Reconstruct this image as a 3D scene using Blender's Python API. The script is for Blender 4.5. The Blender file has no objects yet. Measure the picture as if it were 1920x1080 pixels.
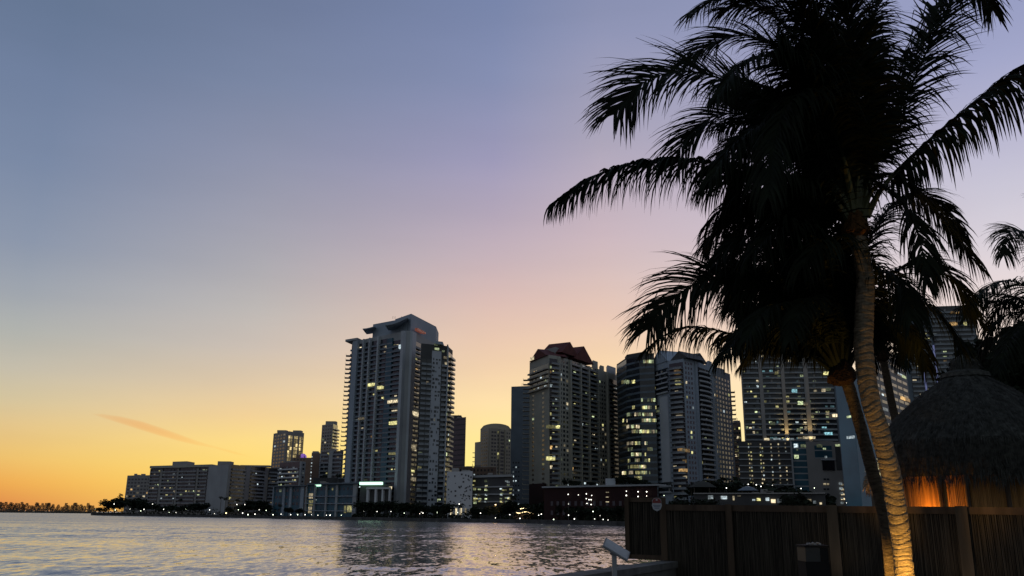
import bpy, math, random
import numpy as np
from mathutils import Vector, Matrix

R = math.radians
sc = bpy.context.scene
col = sc.collection
RND = random.Random(7)

# ------------------------------------------------------------------ camera
FPX, PITCH, ROLL = 1600.0, R(14.94), R(0.6)
CAM = Vector((0, 0, 3.4))
fwd = Vector((0, math.cos(PITCH), math.sin(PITCH)))
r0 = Vector((1, 0, 0)); u0 = Vector((0, -math.sin(PITCH), math.cos(PITCH)))
cr = r0 * math.cos(ROLL) + u0 * math.sin(ROLL)
cu = u0 * math.cos(ROLL) - r0 * math.sin(ROLL)
cam = bpy.data.objects.new('camera', bpy.data.cameras.new('camera'))
col.objects.link(cam)
cam.matrix_world = Matrix(((cr.x, cu.x, -fwd.x, CAM.x), (cr.y, cu.y, -fwd.y, CAM.y), (cr.z, cu.z, -fwd.z, CAM.z), (0, 0, 0, 1)))
cam.data.sensor_width = 36; cam.data.lens = 36 * FPX / 1920
cam.data.clip_start = 0.1; cam.data.clip_end = 60000
sc.camera = cam

def ray(px, py):
    return (cr * ((px - 960) / FPX) + cu * ((540 - py) / FPX) + fwd)
def at(px, py, D):
    d = ray(px, py)
    return CAM + d * (D / d.y)
def P(px, D, py=900):
    p = at(px, py, D); return (p.x, p.y)
def Z(px, py, D):
    return at(px, py, D).z

# ------------------------------------------------------------------ materials
def lin(c):
    return tuple(((v / 255) / 12.92 if v <= 10.3 else ((v / 255 + .055) / 1.055) ** 2.4) for v in c)
class NT:
    def __init__(s, tree): s.t = tree; s.n = tree.nodes; s.l = tree.links
    def new(s, typ, **kw):
        n = s.n.new(typ)
        for k, v in kw.items(): setattr(n, k, v)
        return n
    def link(s, a, b): s.l.new(a, b)
    def math(s, op, a, b=None, clamp=False):
        n = s.new('ShaderNodeMath', operation=op, use_clamp=clamp)
        for i, v in enumerate((a, b)):
            if v is None: continue
            if isinstance(v, (int, float)): n.inputs[i].default_value = v
            else: s.link(v, n.inputs[i])
        return n.outputs[0]
def newmat(name):
    m = bpy.data.materials.new(name); m.use_nodes = True
    nt = NT(m.node_tree); b = m.node_tree.nodes['Principled BSDF']
    return m, nt, b
def surf(name, c, rough=.7, spec=.3, var=.25, scale=.6, bump=0, bscale=8, stretch=(1, 1, 1), metal=0):
    """principled surface whose colour wanders a little with noise, optional bump"""
    m, nt, b = newmat(name)
    tc = nt.new('ShaderNodeTexCoord'); mp = nt.new('ShaderNodeMapping')
    mp.inputs['Scale'].default_value = stretch
    nt.link(tc.outputs['Object'], mp.inputs['Vector'])
    no = nt.new('ShaderNodeTexNoise'); no.inputs['Scale'].default_value = scale; no.inputs['Detail'].default_value = 5
    nt.link(mp.outputs[0], no.inputs['Vector'])
    cr_ = nt.new('ShaderNodeValToRGB')
    cr_.color_ramp.elements[0].position = .3; cr_.color_ramp.elements[1].position = .7
    cr_.color_ramp.elements[0].color = (*[v * (1 - var) for v in c], 1)
    cr_.color_ramp.elements[1].color = (*[min(1, v * (1 + var)) for v in c], 1)
    nt.link(no.outputs[0], cr_.inputs[0]); nt.link(cr_.outputs[0], b.inputs['Base Color'])
    b.inputs['Roughness'].default_value = rough; b.inputs['Specular IOR Level'].default_value = spec; b.inputs['Metallic'].default_value = metal
    if bump:
        n2 = nt.new('ShaderNodeTexNoise'); n2.inputs['Scale'].default_value = bscale; n2.inputs['Detail'].default_value = 4
        nt.link(mp.outputs[0], n2.inputs['Vector'])
        bp = nt.new('ShaderNodeBump'); bp.inputs['Strength'].default_value = bump; bp.inputs['Distance'].default_value = .05
        nt.link(n2.outputs[0], bp.inputs['Height']); nt.link(bp.outputs[0], b.inputs['Normal'])
    return m
def glow(name, c, s, interior=True):
    """a lit window, lamp or reflected glow: emission, each object its own strength, uneven inside"""
    m, nt, b = newmat(name)
    b.inputs['Base Color'].default_value = (.05, .05, .05, 1)
    b.inputs['Emission Color'].default_value = (*c, 1)
    if interior:
        oi = nt.new('ShaderNodeObjectInfo')
        tc = nt.new('ShaderNodeTexCoord'); no = nt.new('ShaderNodeTexNoise'); no.inputs['Scale'].default_value = .9; no.inputs['Detail'].default_value = 2
        geo = nt.new('ShaderNodeNewGeometry'); nt.link(geo.outputs['Position'], no.inputs['Vector'])
        a = nt.math('MULTIPLY', nt.math('POWER', oi.outputs['Random'], 2.2), 1.35)
        a = nt.math('ADD', a, .10)
        k = nt.math('MULTIPLY', nt.math('POWER', no.outputs[0], 2.2), 4.2)
        nt.link(nt.math('MULTIPLY', nt.math('MULTIPLY', a, k), s), b.inputs['Emission Strength'])
    else:
        b.inputs['Emission Strength'].default_value = s
    m.cycles.emission_sampling = 'NONE'
    return m

M = dict(
    concrete=surf('concrete', (.29, .30, .31), .8, .2, .12, .08),
    pale=surf('pale_concrete', (.36, .38, .41), .8, .2, .10, .08),
    greyblue=surf('grey_blue_render', (.26, .30, .35), .8, .2, .10, .06),
    beige=surf('beige_render', (.31, .30, .26), .85, .2, .12, .08),
    warmgrey=surf('warm_grey_render', (.26, .245, .235), .85, .2, .12, .08),
    sand=surf('sand_render', (.36, .32, .25), .85, .2, .1, .08),
    dark=surf('dark_wall', (.06, .06, .062), .8, .2, .2, .1),
    slate=surf('slate_blue_cladding', (.10, .125, .15), .6, .3, .15, .1),
    brown=surf('brown_render', (.19, .13, .10), .85, .2, .15, .1),
    red=surf('dark_red_render', (.024, .0095, .0095), .85, .2, .2, .12),
    redroof=surf('red_tile_roof', (.085, .024, .022), .8, .2, .25, .3),
    whitewall=surf('white_wall', (.50, .51, .53), .8, .2, .06, .1),
    glass=surf('dark_glass', (.018, .022, .028), .18, .5, .4, .25),
    blueglass=surf('blue_glass', (.085, .20, .25), .2, .6, .25, .05),
    tealglass=surf('teal_glass', (.028, .085, .12), .4, .3, .3, .12),
    rail=surf('balcony_rail_glass', (.14, .16, .18), .35, .5, .2, .3),
    slab=surf('balcony_slab', (.33, .34, .36), .8, .2, .1, .2),
    beigeslab=surf('beige_slab', (.32, .29, .25), .8, .2, .1, .2),
    land=surf('bank_ground', (.04, .045, .04), .95, .1, .4, .05),
    seawall=surf('seawall_stone', (.07, .07, .07), .95, .1, .4, .3),
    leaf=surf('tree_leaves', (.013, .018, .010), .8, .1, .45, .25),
    leafwarm=surf('tree_leaves_olive', (.06, .055, .025), .7, .2, .4, .25),
    bark=surf('bark', (.09, .075, .06), .9, .1, .3, 2, .4, 10),
    metal=surf('lamp_post_metal', (.10, .10, .10), .5, .5, .2, 2),
    pine=surf('hazed_pine_foliage', (.15, .115, .08), .9, .1, .3, .2),  # lighter and browner: distance haze put into the foliage colour
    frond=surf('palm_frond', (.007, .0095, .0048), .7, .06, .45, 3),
    petiole=surf('palm_petiole', (.06, .062, .022), .5, .3, .3, 4),
    fibre=surf('palm_fibre', (.07, .034, .013), .95, .1, .5, 14, .8, 30),
    wood=surf('fence_timber', (.065, .045, .031), .85, .15, .35, 5, .4, 14, (1, 1, .12)),
    woodpale=surf('weathered_post', (.075, .058, .042), .85, .15, .35, 6, .4, 14, (1, 1, .12)),
    reed=surf('reed_screen', (.055, .046, .036), .85, .1, .5, 30, .4, 30, (1, 1, .05)),
    bamboo=surf('hut_bamboo', (.33, .17, .055), .7, .2, .4, 12, .4, 30, (1, 1, .06)),
    thatch=surf('thatch', (.046, .046, .041), .95, .05, .5, 9, .5, 25),
    coping=surf('coping_concrete', (.13, .126, .118), .9, .15, .25, 3, .5, 25),
    deck=surf('deck_paving', (.12, .115, .11), .9, .15, .25, 1.5),
    steel=surf('grey_painted_steel', (.19, .20, .215), .45, .4, .1, 3),
    panel=surf('plaque_face', (.34, .355, .37), .4, .4, .15, 9),
    black=surf('black_plastic', (.008, .008, .0085), .7, .15, .2, 4),
    liner=surf('white_bin_liner', (.25, .25, .25), .6, .3, .1, 12, .6, 14),
    lidgrey=surf('grey_lid', (.022, .022, .022), .5, .4, .1, 6),
    signwhite=surf('sign_white', (.33, .34, .36), .5, .3, .05, 8),
    signred=surf('sign_red', (.17, .035, .032), .5, .3, .1, 8),
    signink=surf('sign_ink', (.10, .11, .16), .6, .3, .1, 8),
    screen=surf('dark_screen', (.006, .006, .010), .25, .5, .3, 1),
    lw=glow('lit_warm', (1, .83, .52), .75), ly=glow('lit_yellow', (1, .92, .38), .72),
    lg=glow('lit_green_white', (.86, 1, .55), .62), lc=glow('lit_cool', (.80, .95, 1), .70),
    lo=glow('lit_orange', (1, .60, .22), .75), lt=glow('lit_teal', (.35, .75, .85), .55),
    ls=glow('sunset_glow', (1, .76, .33), 1.0), lp=glow('lit_purple', (.36, .15, .75), .55, False),
    lr=glow('red_reflection', (1, .25, .14), .10), neon=glow('green_neon', (.55, 1, .72), 1.8, False),  # lr: a red reflection on glass, put in as emission
    bulb=glow('lamp_white', (1, .97, .86), 4, False), bulbwarm=glow('lamp_warm', (1, .72, .35), 8, False),
    bulbgreen=glow('lamp_greenish', (.88, 1, .72), 6, False), bluepole=glow('blue_light_column', (.42, .48, 1), .22, False),
)

# ------------------------------------------------------------------ object helpers
def tag(o, label=None, cat=None, group=None, kind=None):
    if label: o['label'] = label
    if cat: o['category'] = cat
    if group: o['group'] = group
    if kind: o['kind'] = kind
    return o
def empty(name, loc, label, cat, group=None):
    o = bpy.data.objects.new(name, None); col.objects.link(o); o.location = loc
    return tag(o, label, cat, group)
def origin(o):
    v = Vector((0, 0, 0))
    while o is not None: v += Vector(o.location); o = o.parent
    return v
class MB:
    def __init__(s): s.v = []; s.f = []; s.m = []
    def face(s, pts, mi=0):
        b = len(s.v); s.v += [tuple(p) for p in pts]; s.f.append(tuple(range(b, b + len(pts)))); s.m.append(mi)
    def hexa(s, p, mi=0):
        b = len(s.v); s.v += [tuple(q) for q in p]
        for f in ((0, 3, 2, 1), (4, 5, 6, 7), (0, 1, 5, 4), (1, 2, 6, 5), (2, 3, 7, 6), (3, 0, 4, 7)):
            s.f.append(tuple(b + i for i in f)); s.m.append(mi)
    def box(s, x0, x1, y0, y1, z0, z1, mi=0):
        s.hexa([(x0, y0, z0), (x1, y0, z0), (x1, y1, z0), (x0, y1, z0), (x0, y0, z1), (x1, y0, z1), (x1, y1, z1), (x0, y1, z1)], mi)
    def obox(s, c, ax, ay, az, mi=0):
        c, ax, ay, az = map(Vector, (c, ax, ay, az))
        s.hexa([c - ax - ay - az, c + ax - ay - az, c + ax + ay - az, c - ax + ay - az, c - ax - ay + az, c + ax - ay + az, c + ax + ay + az, c - ax + ay + az], mi)
    def prism(s, poly, z0, z1, mi=0):
        n = len(poly); b = len(s.v)
        s.v += [(x, y, z0) for x, y in poly] + [(x, y, z1) for x, y in poly]
        s.f.append(tuple(b + i for i in reversed(range(n)))); s.f.append(tuple(b + n + i for i in range(n))); s.m += [mi, mi]
        for i in range(n):
            j = (i + 1) % n; s.f.append((b + i, b + j, b + n + j, b + n + i)); s.m.append(mi)
    def tube(s, pts, rad, n=8, mi=0, cap=True):
        pts = [Vector(p) for p in pts]; b = len(s.v); k = len(pts); ref = None
        for i, p in enumerate(pts):
            t = (pts[min(i + 1, k - 1)] - pts[max(i - 1, 0)]).normalized()
            if ref is None: ref = Vector((1, 0, 0)) if abs(t.x) < .9 else Vector((0, 1, 0))
            a = (ref - t * ref.dot(t)).normalized(); c = t.cross(a); ref = a
            r = rad[i] if hasattr(rad, '__len__') else rad
            for q in range(n):
                w = 2 * math.pi * q / n; s.v.append(tuple(p + (a * math.cos(w) + c * math.sin(w)) * r))
        for i in range(k - 1):
            for q in range(n):
                q2 = (q + 1) % n; s.f.append((b + i * n + q, b + i * n + q2, b + (i + 1) * n + q2, b + (i + 1) * n + q)); s.m.append(mi)
        if cap:
            s.f.append(tuple(b + q for q in reversed(range(n)))); s.f.append(tuple(b + (k - 1) * n + q for q in range(n))); s.m += [mi, mi]
    def ball(s, c, r, nu=8, nv=5, mi=0, sz=1):
        b = len(s.v); c = Vector(c)
        for i in range(nv + 1):
            th = math.pi * i / nv
            for q in range(nu):
                ph = 2 * math.pi * q / nu; s.v.append((c.x + r * math.sin(th) * math.cos(ph), c.y + r * math.sin(th) * math.sin(ph), c.z + r * sz * math.cos(th)))
        for i in range(nv):
            for q in range(nu):
                q2 = (q + 1) % nu; s.f.append((b + i * nu + q, b + (i + 1) * nu + q, b + (i + 1) * nu + q2, b + i * nu + q2)); s.m.append(mi)
    def mesh(s, name, mats, off=Vector((0, 0, 0)), smooth=False):
        me = bpy.data.meshes.new(name)
        me.from_pydata([(x - off.x, y - off.y, z - off.z) for x, y, z in s.v], [], s.f)
        for m in (mats if isinstance(mats, (list, tuple)) else [mats]): me.materials.append(m)
        if len(me.materials) > 1: me.polygons.foreach_set('material_index', s.m)
        if smooth: me.polygons.foreach_set('use_smooth', [True] * len(s.f))
        me.update(); return me
    def build(s, name, mats, parent=None, loc=None, smooth=False):
        """loc: place the object's own origin there (top-level single mesh)"""
        off = origin(parent) if parent else (Vector(loc) if loc is not None else Vector((0, 0, 0)))
        o = bpy.data.objects.new(name, s.mesh(name, mats, off, smooth)); col.objects.link(o)
        if parent: o.parent = parent
        elif loc is not None: o.location = loc
        return o
ORD = 'first second third fourth fifth sixth seventh eighth ninth tenth eleventh twelfth thirteenth fourteenth fifteenth sixteenth seventeenth eighteenth nineteenth twentieth'.split()

# ------------------------------------------------------------------ world: dusk sky
w = bpy.data.worlds.new('World'); sc.world = w; w.use_nodes = True
nt = NT(w.node_tree)
bg = w.node_tree.nodes['Background']; bg.inputs['Strength'].default_value = 1.0
tc = nt.new('ShaderNodeTexCoord'); nrm = nt.new('ShaderNodeVectorMath', operation='NORMALIZE'); nt.link(tc.outputs['Generated'], nrm.inputs[0])
sep = nt.new('ShaderNodeSeparateXYZ'); nt.link(nrm.outputs[0], sep.inputs[0])
elev = nt.math('MULTIPLY', nt.math('ARCSINE', sep.outputs[2]), 180 / math.pi)
azim = nt.math('MULTIPLY', nt.math('ARCTAN2', sep.outputs[0], sep.outputs[1]), 180 / math.pi)
pos = nt.math('DIVIDE', nt.math('ADD', elev, 10), 100)        # -10..90 deg -> 0..1
def elev_of(px, py):
    d = ray(px, py).normalized(); return math.degrees(math.asin(d.z))
SKY = {
    50: [(965, (214, 128, 78)), (945, (224, 142, 76)), (905, (237, 171, 83)), (855, (237, 194, 112)), (800, (227, 196, 138)), (750, (209, 193, 156)), (690, (193, 186, 169)), (620, (174, 176, 172)), (550, (157, 163, 172)), (450, (138, 149, 170)), (300, (120, 135, 163)), (140, (109, 125, 155)), (0, (100, 117, 146))],
    480: [(965, (255, 210, 98)), (890, (255, 218, 110)), (830, (252, 219, 134)), (780, (240, 207, 150)), (720, (221, 198, 166)), (650, (202, 189, 178)), (580, (188, 182, 179)), (500, (172, 169, 175)), (420, (159, 158, 172)), (300, (141, 145, 168)), (150, (121, 133, 162)), (0, (108, 121, 152))],
    920: [(970, (255, 238, 136)), (870, (255, 235, 142)), (820, (255, 230, 153)), (760, (252, 222, 167)), (700, (241, 208, 170)), (640, (230, 197, 173)), (560, (215, 185, 178)), (480, (196, 176, 184)), (400, (178, 165, 184)), (300, (155, 151, 182)), (150, (132, 141, 176)), (0, (118, 131, 168))],
    1130: [(972, (255, 238, 142)), (870, (255, 236, 152)), (760, (255, 226, 166)), (680, (246, 212, 171)), (600, (232, 199, 180)), (500, (211, 187, 186)), (440, (202, 181, 189)), (350, (187, 173, 188)), (250, (169, 163, 184)), (62, (142, 147, 179)), (0, (136, 143, 176))],
    1880: [(978, (255, 238, 190)), (800, (255, 236, 190)), (700, (255, 234, 205)), (620, (246, 226, 215)), (520, (228, 214, 216)), (450, (216, 208, 217)), (350, (200, 196, 212)), (250, (184, 182, 207)), (100, (160, 164, 199)), (0, (151, 157, 194))],
    'side': [(-.5, (130, 120, 130)), (6, (140, 125, 140)), (14, (120, 120, 145)), (30, (90, 105, 140)), (60, (112, 128, 150))],
    'back': [(-.5, (116, 126, 134)), (6, (130, 139, 144)), (14, (143, 148, 152)), (30, (134, 145, 154)), (60, (120, 135, 154))],
}
def ramp(key):
    n = nt.new('ShaderNodeValToRGB'); r = n.color_ramp; r.interpolation = 'LINEAR'
    st = [((elev_of(key, y) if not isinstance(key, str) else y), c) for y, c in SKY[key]]
    st = sorted([(-10, (18, 20, 24))] + [(-1.2, st[0][1])] + st + [(88, (114, 131, 153))])
    els = [((e + 10) / 100, lin(c)) for e, c in st]
    while len(r.elements) < len(els): r.elements.new(.5)
    for el, (p_, c) in zip(r.elements, els): el.position = p_; el.color = (*c, 1)
    nt.link(pos, n.inputs[0]); return n.outputs[0]
def mix(a, b, f):
    n = nt.new('ShaderNodeMix', data_type='RGBA'); nt.link(f, n.inputs[0]); nt.link(a, n.inputs[6]); nt.link(b, n.inputs[7]); return n.outputs[2]
def step(x, a, b):
    n = nt.new('ShaderNodeMapRange', interpolation_type='SMOOTHSTEP' if b - a > 25 else 'LINEAR'); nt.link(x, n.inputs[0]); n.inputs[1].default_value = a; n.inputs[2].default_value = b; return n.outputs[0]
c = mix(ramp(50), ramp(480), step(azim, -30.5, -17))
c = mix(c, ramp(920), step(azim, -17, -1.4))
c = mix(c, ramp(1130), step(azim, -1.4, 6.3))
c = mix(c, ramp(1880), step(azim, 6.3, 31))
aa = nt.math('ABSOLUTE', azim)
c = mix(c, ramp('side'), step(aa, 36, 85))
c = mix(c, ramp('back'), step(aa, 85, 130))
sky = nt.new('ShaderNodeTexSky', sky_type='NISHITA'); sky.sun_disc = False; sky.sun_elevation = R(-2.0); sky.sun_rotation = R(2); sky.air_density = 1.2; sky.dust_density = 2
sm = nt.new('ShaderNodeVectorMath', operation='SCALE'); nt.link(sky.outputs[0], sm.inputs[0]); sm.inputs['Scale'].default_value = .05
ad = nt.new('ShaderNodeVectorMath', operation='ADD'); nt.link(c, ad.inputs[0]); nt.link(sm.outputs[0], ad.inputs[1])
# faint uneven high haze
mpn = nt.new('ShaderNodeMapping'); mpn.inputs['Scale'].default_value = (2.2, 2.2, 11); nt.link(nrm.outputs[0], mpn.inputs[0])
nz = nt.new('ShaderNodeTexNoise'); nz.inputs['Scale'].default_value = 2.0; nz.inputs['Detail'].default_value = 5; nt.link(mpn.outputs[0], nz.inputs['Vector'])
nf = nt.math('ADD', nt.math('MULTIPLY', nz.outputs[0], .10), .95)
sn = nt.new('ShaderNodeVectorMath', operation='SCALE'); nt.link(ad.outputs[0], sn.inputs[0]); nt.link(nf, sn.inputs['Scale'])
nt.link(sn.outputs[0], bg.inputs['Color'])
sun = bpy.data.objects.new('sun', bpy.data.lights.new('sun', 'SUN')); col.objects.link(sun)
sun.data.energy = .05; sun.data.angle = R(10); sun.data.color = (1, .62, .3)
sun.rotation_euler = Vector((0.035, 1, .035)).to_track_quat('Z', 'Y').to_euler()   # shines from the glow on the horizon towards us

# ------------------------------------------------------------------ the setting: water, land, deck
def water():
    az = np.concatenate([np.linspace(-80, -36, 12)[:-1], np.linspace(-36, 30, 620), np.linspace(30, 80, 12)[1:]]) * math.pi / 180
    rr = np.concatenate([[6, 12, 20, 28], np.exp(np.linspace(math.log(36), math.log(900), 640)), [1200, 2000, 4000, 9000, 20000]])
    A, Rr = np.meshgrid(az, rr); X = Rr * np.sin(A); Y = Rr * np.cos(A); Zz = np.zeros_like(X)
    rg = np.random.RandomState(3)
    for k in range(70):
        lam = 3.0 * 6.0 ** (k / 69.0); th = rg.normal(math.pi * .5, .62) + (.35 if k % 3 else -.5)
        kx, ky = math.cos(th) * 2 * math.pi / lam, math.sin(th) * 2 * math.pi / lam
        amp = .0007 * lam ** 1.05 * rg.uniform(.5, 1.3)
        fade = np.clip(1.6 - Rr * .0085 / lam * 2.2, 0, 1)
        Zz += amp * fade * np.sin(kx * X + ky * Y + rg.uniform(0, 6.28))
    # gusts: patches where the surface is rougher or calmer
    gust = .85 + .55 * np.sin(X * .031 + Y * .012 + 1) * np.sin(Y * .047 - X * .008) + .3 * np.sin(X * .011 - Y * .021)
    Zz *= np.clip(gust, .25, 1.5)
    n, m = X.shape
    me = bpy.data.meshes.new('water')
    co = np.stack([X, Y, Zz], -1).reshape(-1, 3).astype(np.float32)
    idx = np.arange(n * m).reshape(n, m)
    q = np.stack([idx[:-1, :-1], idx[:-1, 1:], idx[1:, 1:], idx[1:, :-1]], -1).reshape(-1, 4)
    me.vertices.add(len(co)); me.vertices.foreach_set('co', co.ravel())
    me.loops.add(q.size); me.loops.foreach_set('vertex_index', q.ravel().astype(np.int32))
    me.polygons.add(len(q)); me.polygons.foreach_set('loop_start', np.arange(0, q.size, 4, dtype=np.int32)); me.polygons.foreach_set('loop_total', np.full(len(q), 4, np.int32))
    me.polygons.foreach_set('use_smooth', np.ones(len(q), bool)); me.update()
    m_, t, b = newmat('bay_water')
    b.inputs['Base Color'].default_value = (.05, .055, .055, 1); b.inputs['Roughness'].default_value = .13; b.inputs['IOR'].default_value = 1.333
    b.inputs['Specular IOR Level'].default_value = .5
    tcn = t.new('ShaderNodeTexCoord')
    ln = t.new('ShaderNodeVectorMath', operation='LENGTH'); t.link(tcn.outputs['Object'], ln.inputs[0])
    rr_ = t.new('ShaderNodeMapRange'); t.link(ln.outputs['Value'], rr_.inputs[0]); rr_.inputs[1].default_value = 60; rr_.inputs[2].default_value = 400; rr_.inputs[3].default_value = .07; rr_.inputs[4].default_value = .24   # open water is choppier than the sheltered edge
    t.link(rr_.outputs[0], b.inputs['Roughness'])
    geo = t.new('ShaderNodeNewGeometry'); vec = geo.outputs['Normal']       # wind ripples: the surface normal wanders in fine gusty cells
    def ripple(scl, st, ax, ay, mod=None, lean=.22):      # lean: normals tilted towards the viewer so reflections take in higher sky
        nonlocal vec
        mp = t.new('ShaderNodeMapping'); mp.inputs['Scale'].default_value = st; t.link(tcn.outputs['Object'], mp.inputs[0])
        no = t.new('ShaderNodeTexNoise'); no.inputs['Scale'].default_value = scl; no.inputs['Detail'].default_value = 3; no.inputs['Roughness'].default_value = .65; t.link(mp.outputs[0], no.inputs['Vector'])
        sb = t.new('ShaderNodeVectorMath', operation='SUBTRACT'); t.link(no.outputs['Color'], sb.inputs[0]); sb.inputs[1].default_value = (.5, .5 + lean, .5)
        ml = t.new('ShaderNodeVectorMath', operation='MULTIPLY'); t.link(sb.outputs[0], ml.inputs[0]); ml.inputs[1].default_value = (ax, ay, 0); out = ml.outputs[0]
        if mod is not None:
            sc_ = t.new('ShaderNodeVectorMath', operation='SCALE'); t.link(out, sc_.inputs[0]); t.link(mod, sc_.inputs['Scale']); out = sc_.outputs[0]
        ad_ = t.new('ShaderNodeVectorMath', operation='ADD'); t.link(vec, ad_.inputs[0]); t.link(out, ad_.inputs[1]); vec = ad_.outputs[0]
    mg = t.new('ShaderNodeMapping'); mg.inputs['Scale'].default_value = (.5, 1.6, 1); t.link(tcn.outputs['Object'], mg.inputs[0])
    ng = t.new('ShaderNodeTexNoise'); ng.inputs['Scale'].default_value = .02; ng.inputs['Detail'].default_value = 3; t.link(mg.outputs[0], ng.inputs['Vector'])
    gm = t.new('ShaderNodeMapRange'); t.link(ng.outputs[0], gm.inputs[0]); gm.inputs[1].default_value = .38; gm.inputs[2].default_value = .62; gm.inputs[3].default_value = .7; gm.inputs[4].default_value = 1.35
    ripple(4.2, (1, .30, 1), .16, .24, gm.outputs[0], .11); ripple(1.5, (1, .28, 1), .16, .36, gm.outputs[0], .11); ripple(.45, (1, .36, 1), .05, .10, gm.outputs[0], .11)
    nv_ = t.new('ShaderNodeVectorMath', operation='NORMALIZE'); t.link(vec, nv_.inputs[0]); bp = nv_; t.link(nv_.outputs[0], b.inputs['Normal'])
    gl = t.new('ShaderNodeBsdfGlossy'); gl.inputs['Color'].default_value = (.95, .91, .82, 1); t.link(rr_.outputs[0], gl.inputs['Roughness']); t.link(bp.outputs[0], gl.inputs['Normal'])
    mx = t.new('ShaderNodeMixShader'); mx.inputs[0].default_value = .46; t.link(b.outputs[0], mx.inputs[1]); t.link(gl.outputs[0], mx.inputs[2]); t.link(mx.outputs[0], m_.node_tree.nodes['Material Output'].inputs['Surface'])
    me.materials.append(m_)
    o = bpy.data.objects.new('water', me); col.objects.link(o); tag(o, kind='structure')
water()

LANDZ = 1.5
SHORE = [(172, 768), (300, 700), (480, 604), (600, 550), (830, 455), (1000, 420), (1160, 345), (1500, 300), (1920, 280), (2300, 270)]
def shore_d(px):
    for (a, da), (b, db) in zip(SHORE, SHORE[1:]):
        if px <= b: return da + (db - da) * (px - a) / (b - a)
    return SHORE[-1][1]
mb = MB()
front = [P(px, D, 960) for px, D in SHORE]
poly = front + [(1500, 900), (1500, 2200), (-330, 2200), (front[0][0] - 10, 850)]
mb.prism(poly, -1, LANDZ)
tag(mb.build('land', M['land']), kind='structure')
# stone seawall along the far bank
mb = MB()
for (x0, y0), (x1, y1) in zip(front, front[1:]):
    dx, dy = x1 - x0, y1 - y0; L = math.hypot(dx, dy); nx, ny = dy / L * .5, -dx / L * .5
    mb.hexa([(x0 + nx, y0 + ny, -1), (x1 + nx, y1 + ny, -1), (x1 - nx, y1 - ny, -1), (x0 - nx, y0 - ny, -1), (x0 + nx, y0 + ny, LANDZ + .25), (x1 + nx, y1 + ny, LANDZ + .25), (x1 - nx, y1 - ny, LANDZ + .25), (x0 - nx, y0 - ny, LANDZ + .25)])
tag(mb.build('seawall', M['seawall']), 'long low dark stone seawall edging the far bank at the waterline', 'seawall')
# far island on the horizon
mb = MB(); isl = [(-1250, 1480), (-760, 1420), (-690, 1450), (-640, 1600), (-700, 1800), (-1300, 1800)]
mb.prism(isl, -1, 1.4)
tag(mb.build('island_ground', M['land']), kind='structure')

DECKZ = 1.75
# coping: from bottom of frame to the fence corner
ca, cb = at(985, 1080, 13.9), at(1242, 1047, 20.3)
ca.z = cb.z = 2.46
dv = (cb - ca); dv.z = 0; dv.normalize(); nv = Vector((dv.y, -dv.x, 0))
c0 = ca - dv * 9
mb = MB()
for o0, o1, z0, z1, a, b in ((-.0, .46, 2.33, 2.46, c0, cb), (.05, .41, -1.0, 2.327, c0, cb)):
    q = [a + nv * o0, a + nv * o1, b + nv * o1, b + nv * o0]
    mb.hexa([(p.x, p.y, z0) for p in q] + [(p.x, p.y, z1) for p in q])
tag(mb.build('seawall', M['coping']), 'grey concrete seawall with flat coping running up to the reed fence end', 'seawall')
mb = MB()
e0, e1 = c0 + nv * .41, cb + nv * .41
far = e1 + Vector((0, 12, 0))
mb.prism([(e0.x, e0.y), (30, e0.y), (30, far.y), (far.x, far.y), (e1.x, e1.y)], -1, DECKZ)
tag(mb.build('deck', M['deck']), kind='structure')

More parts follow.
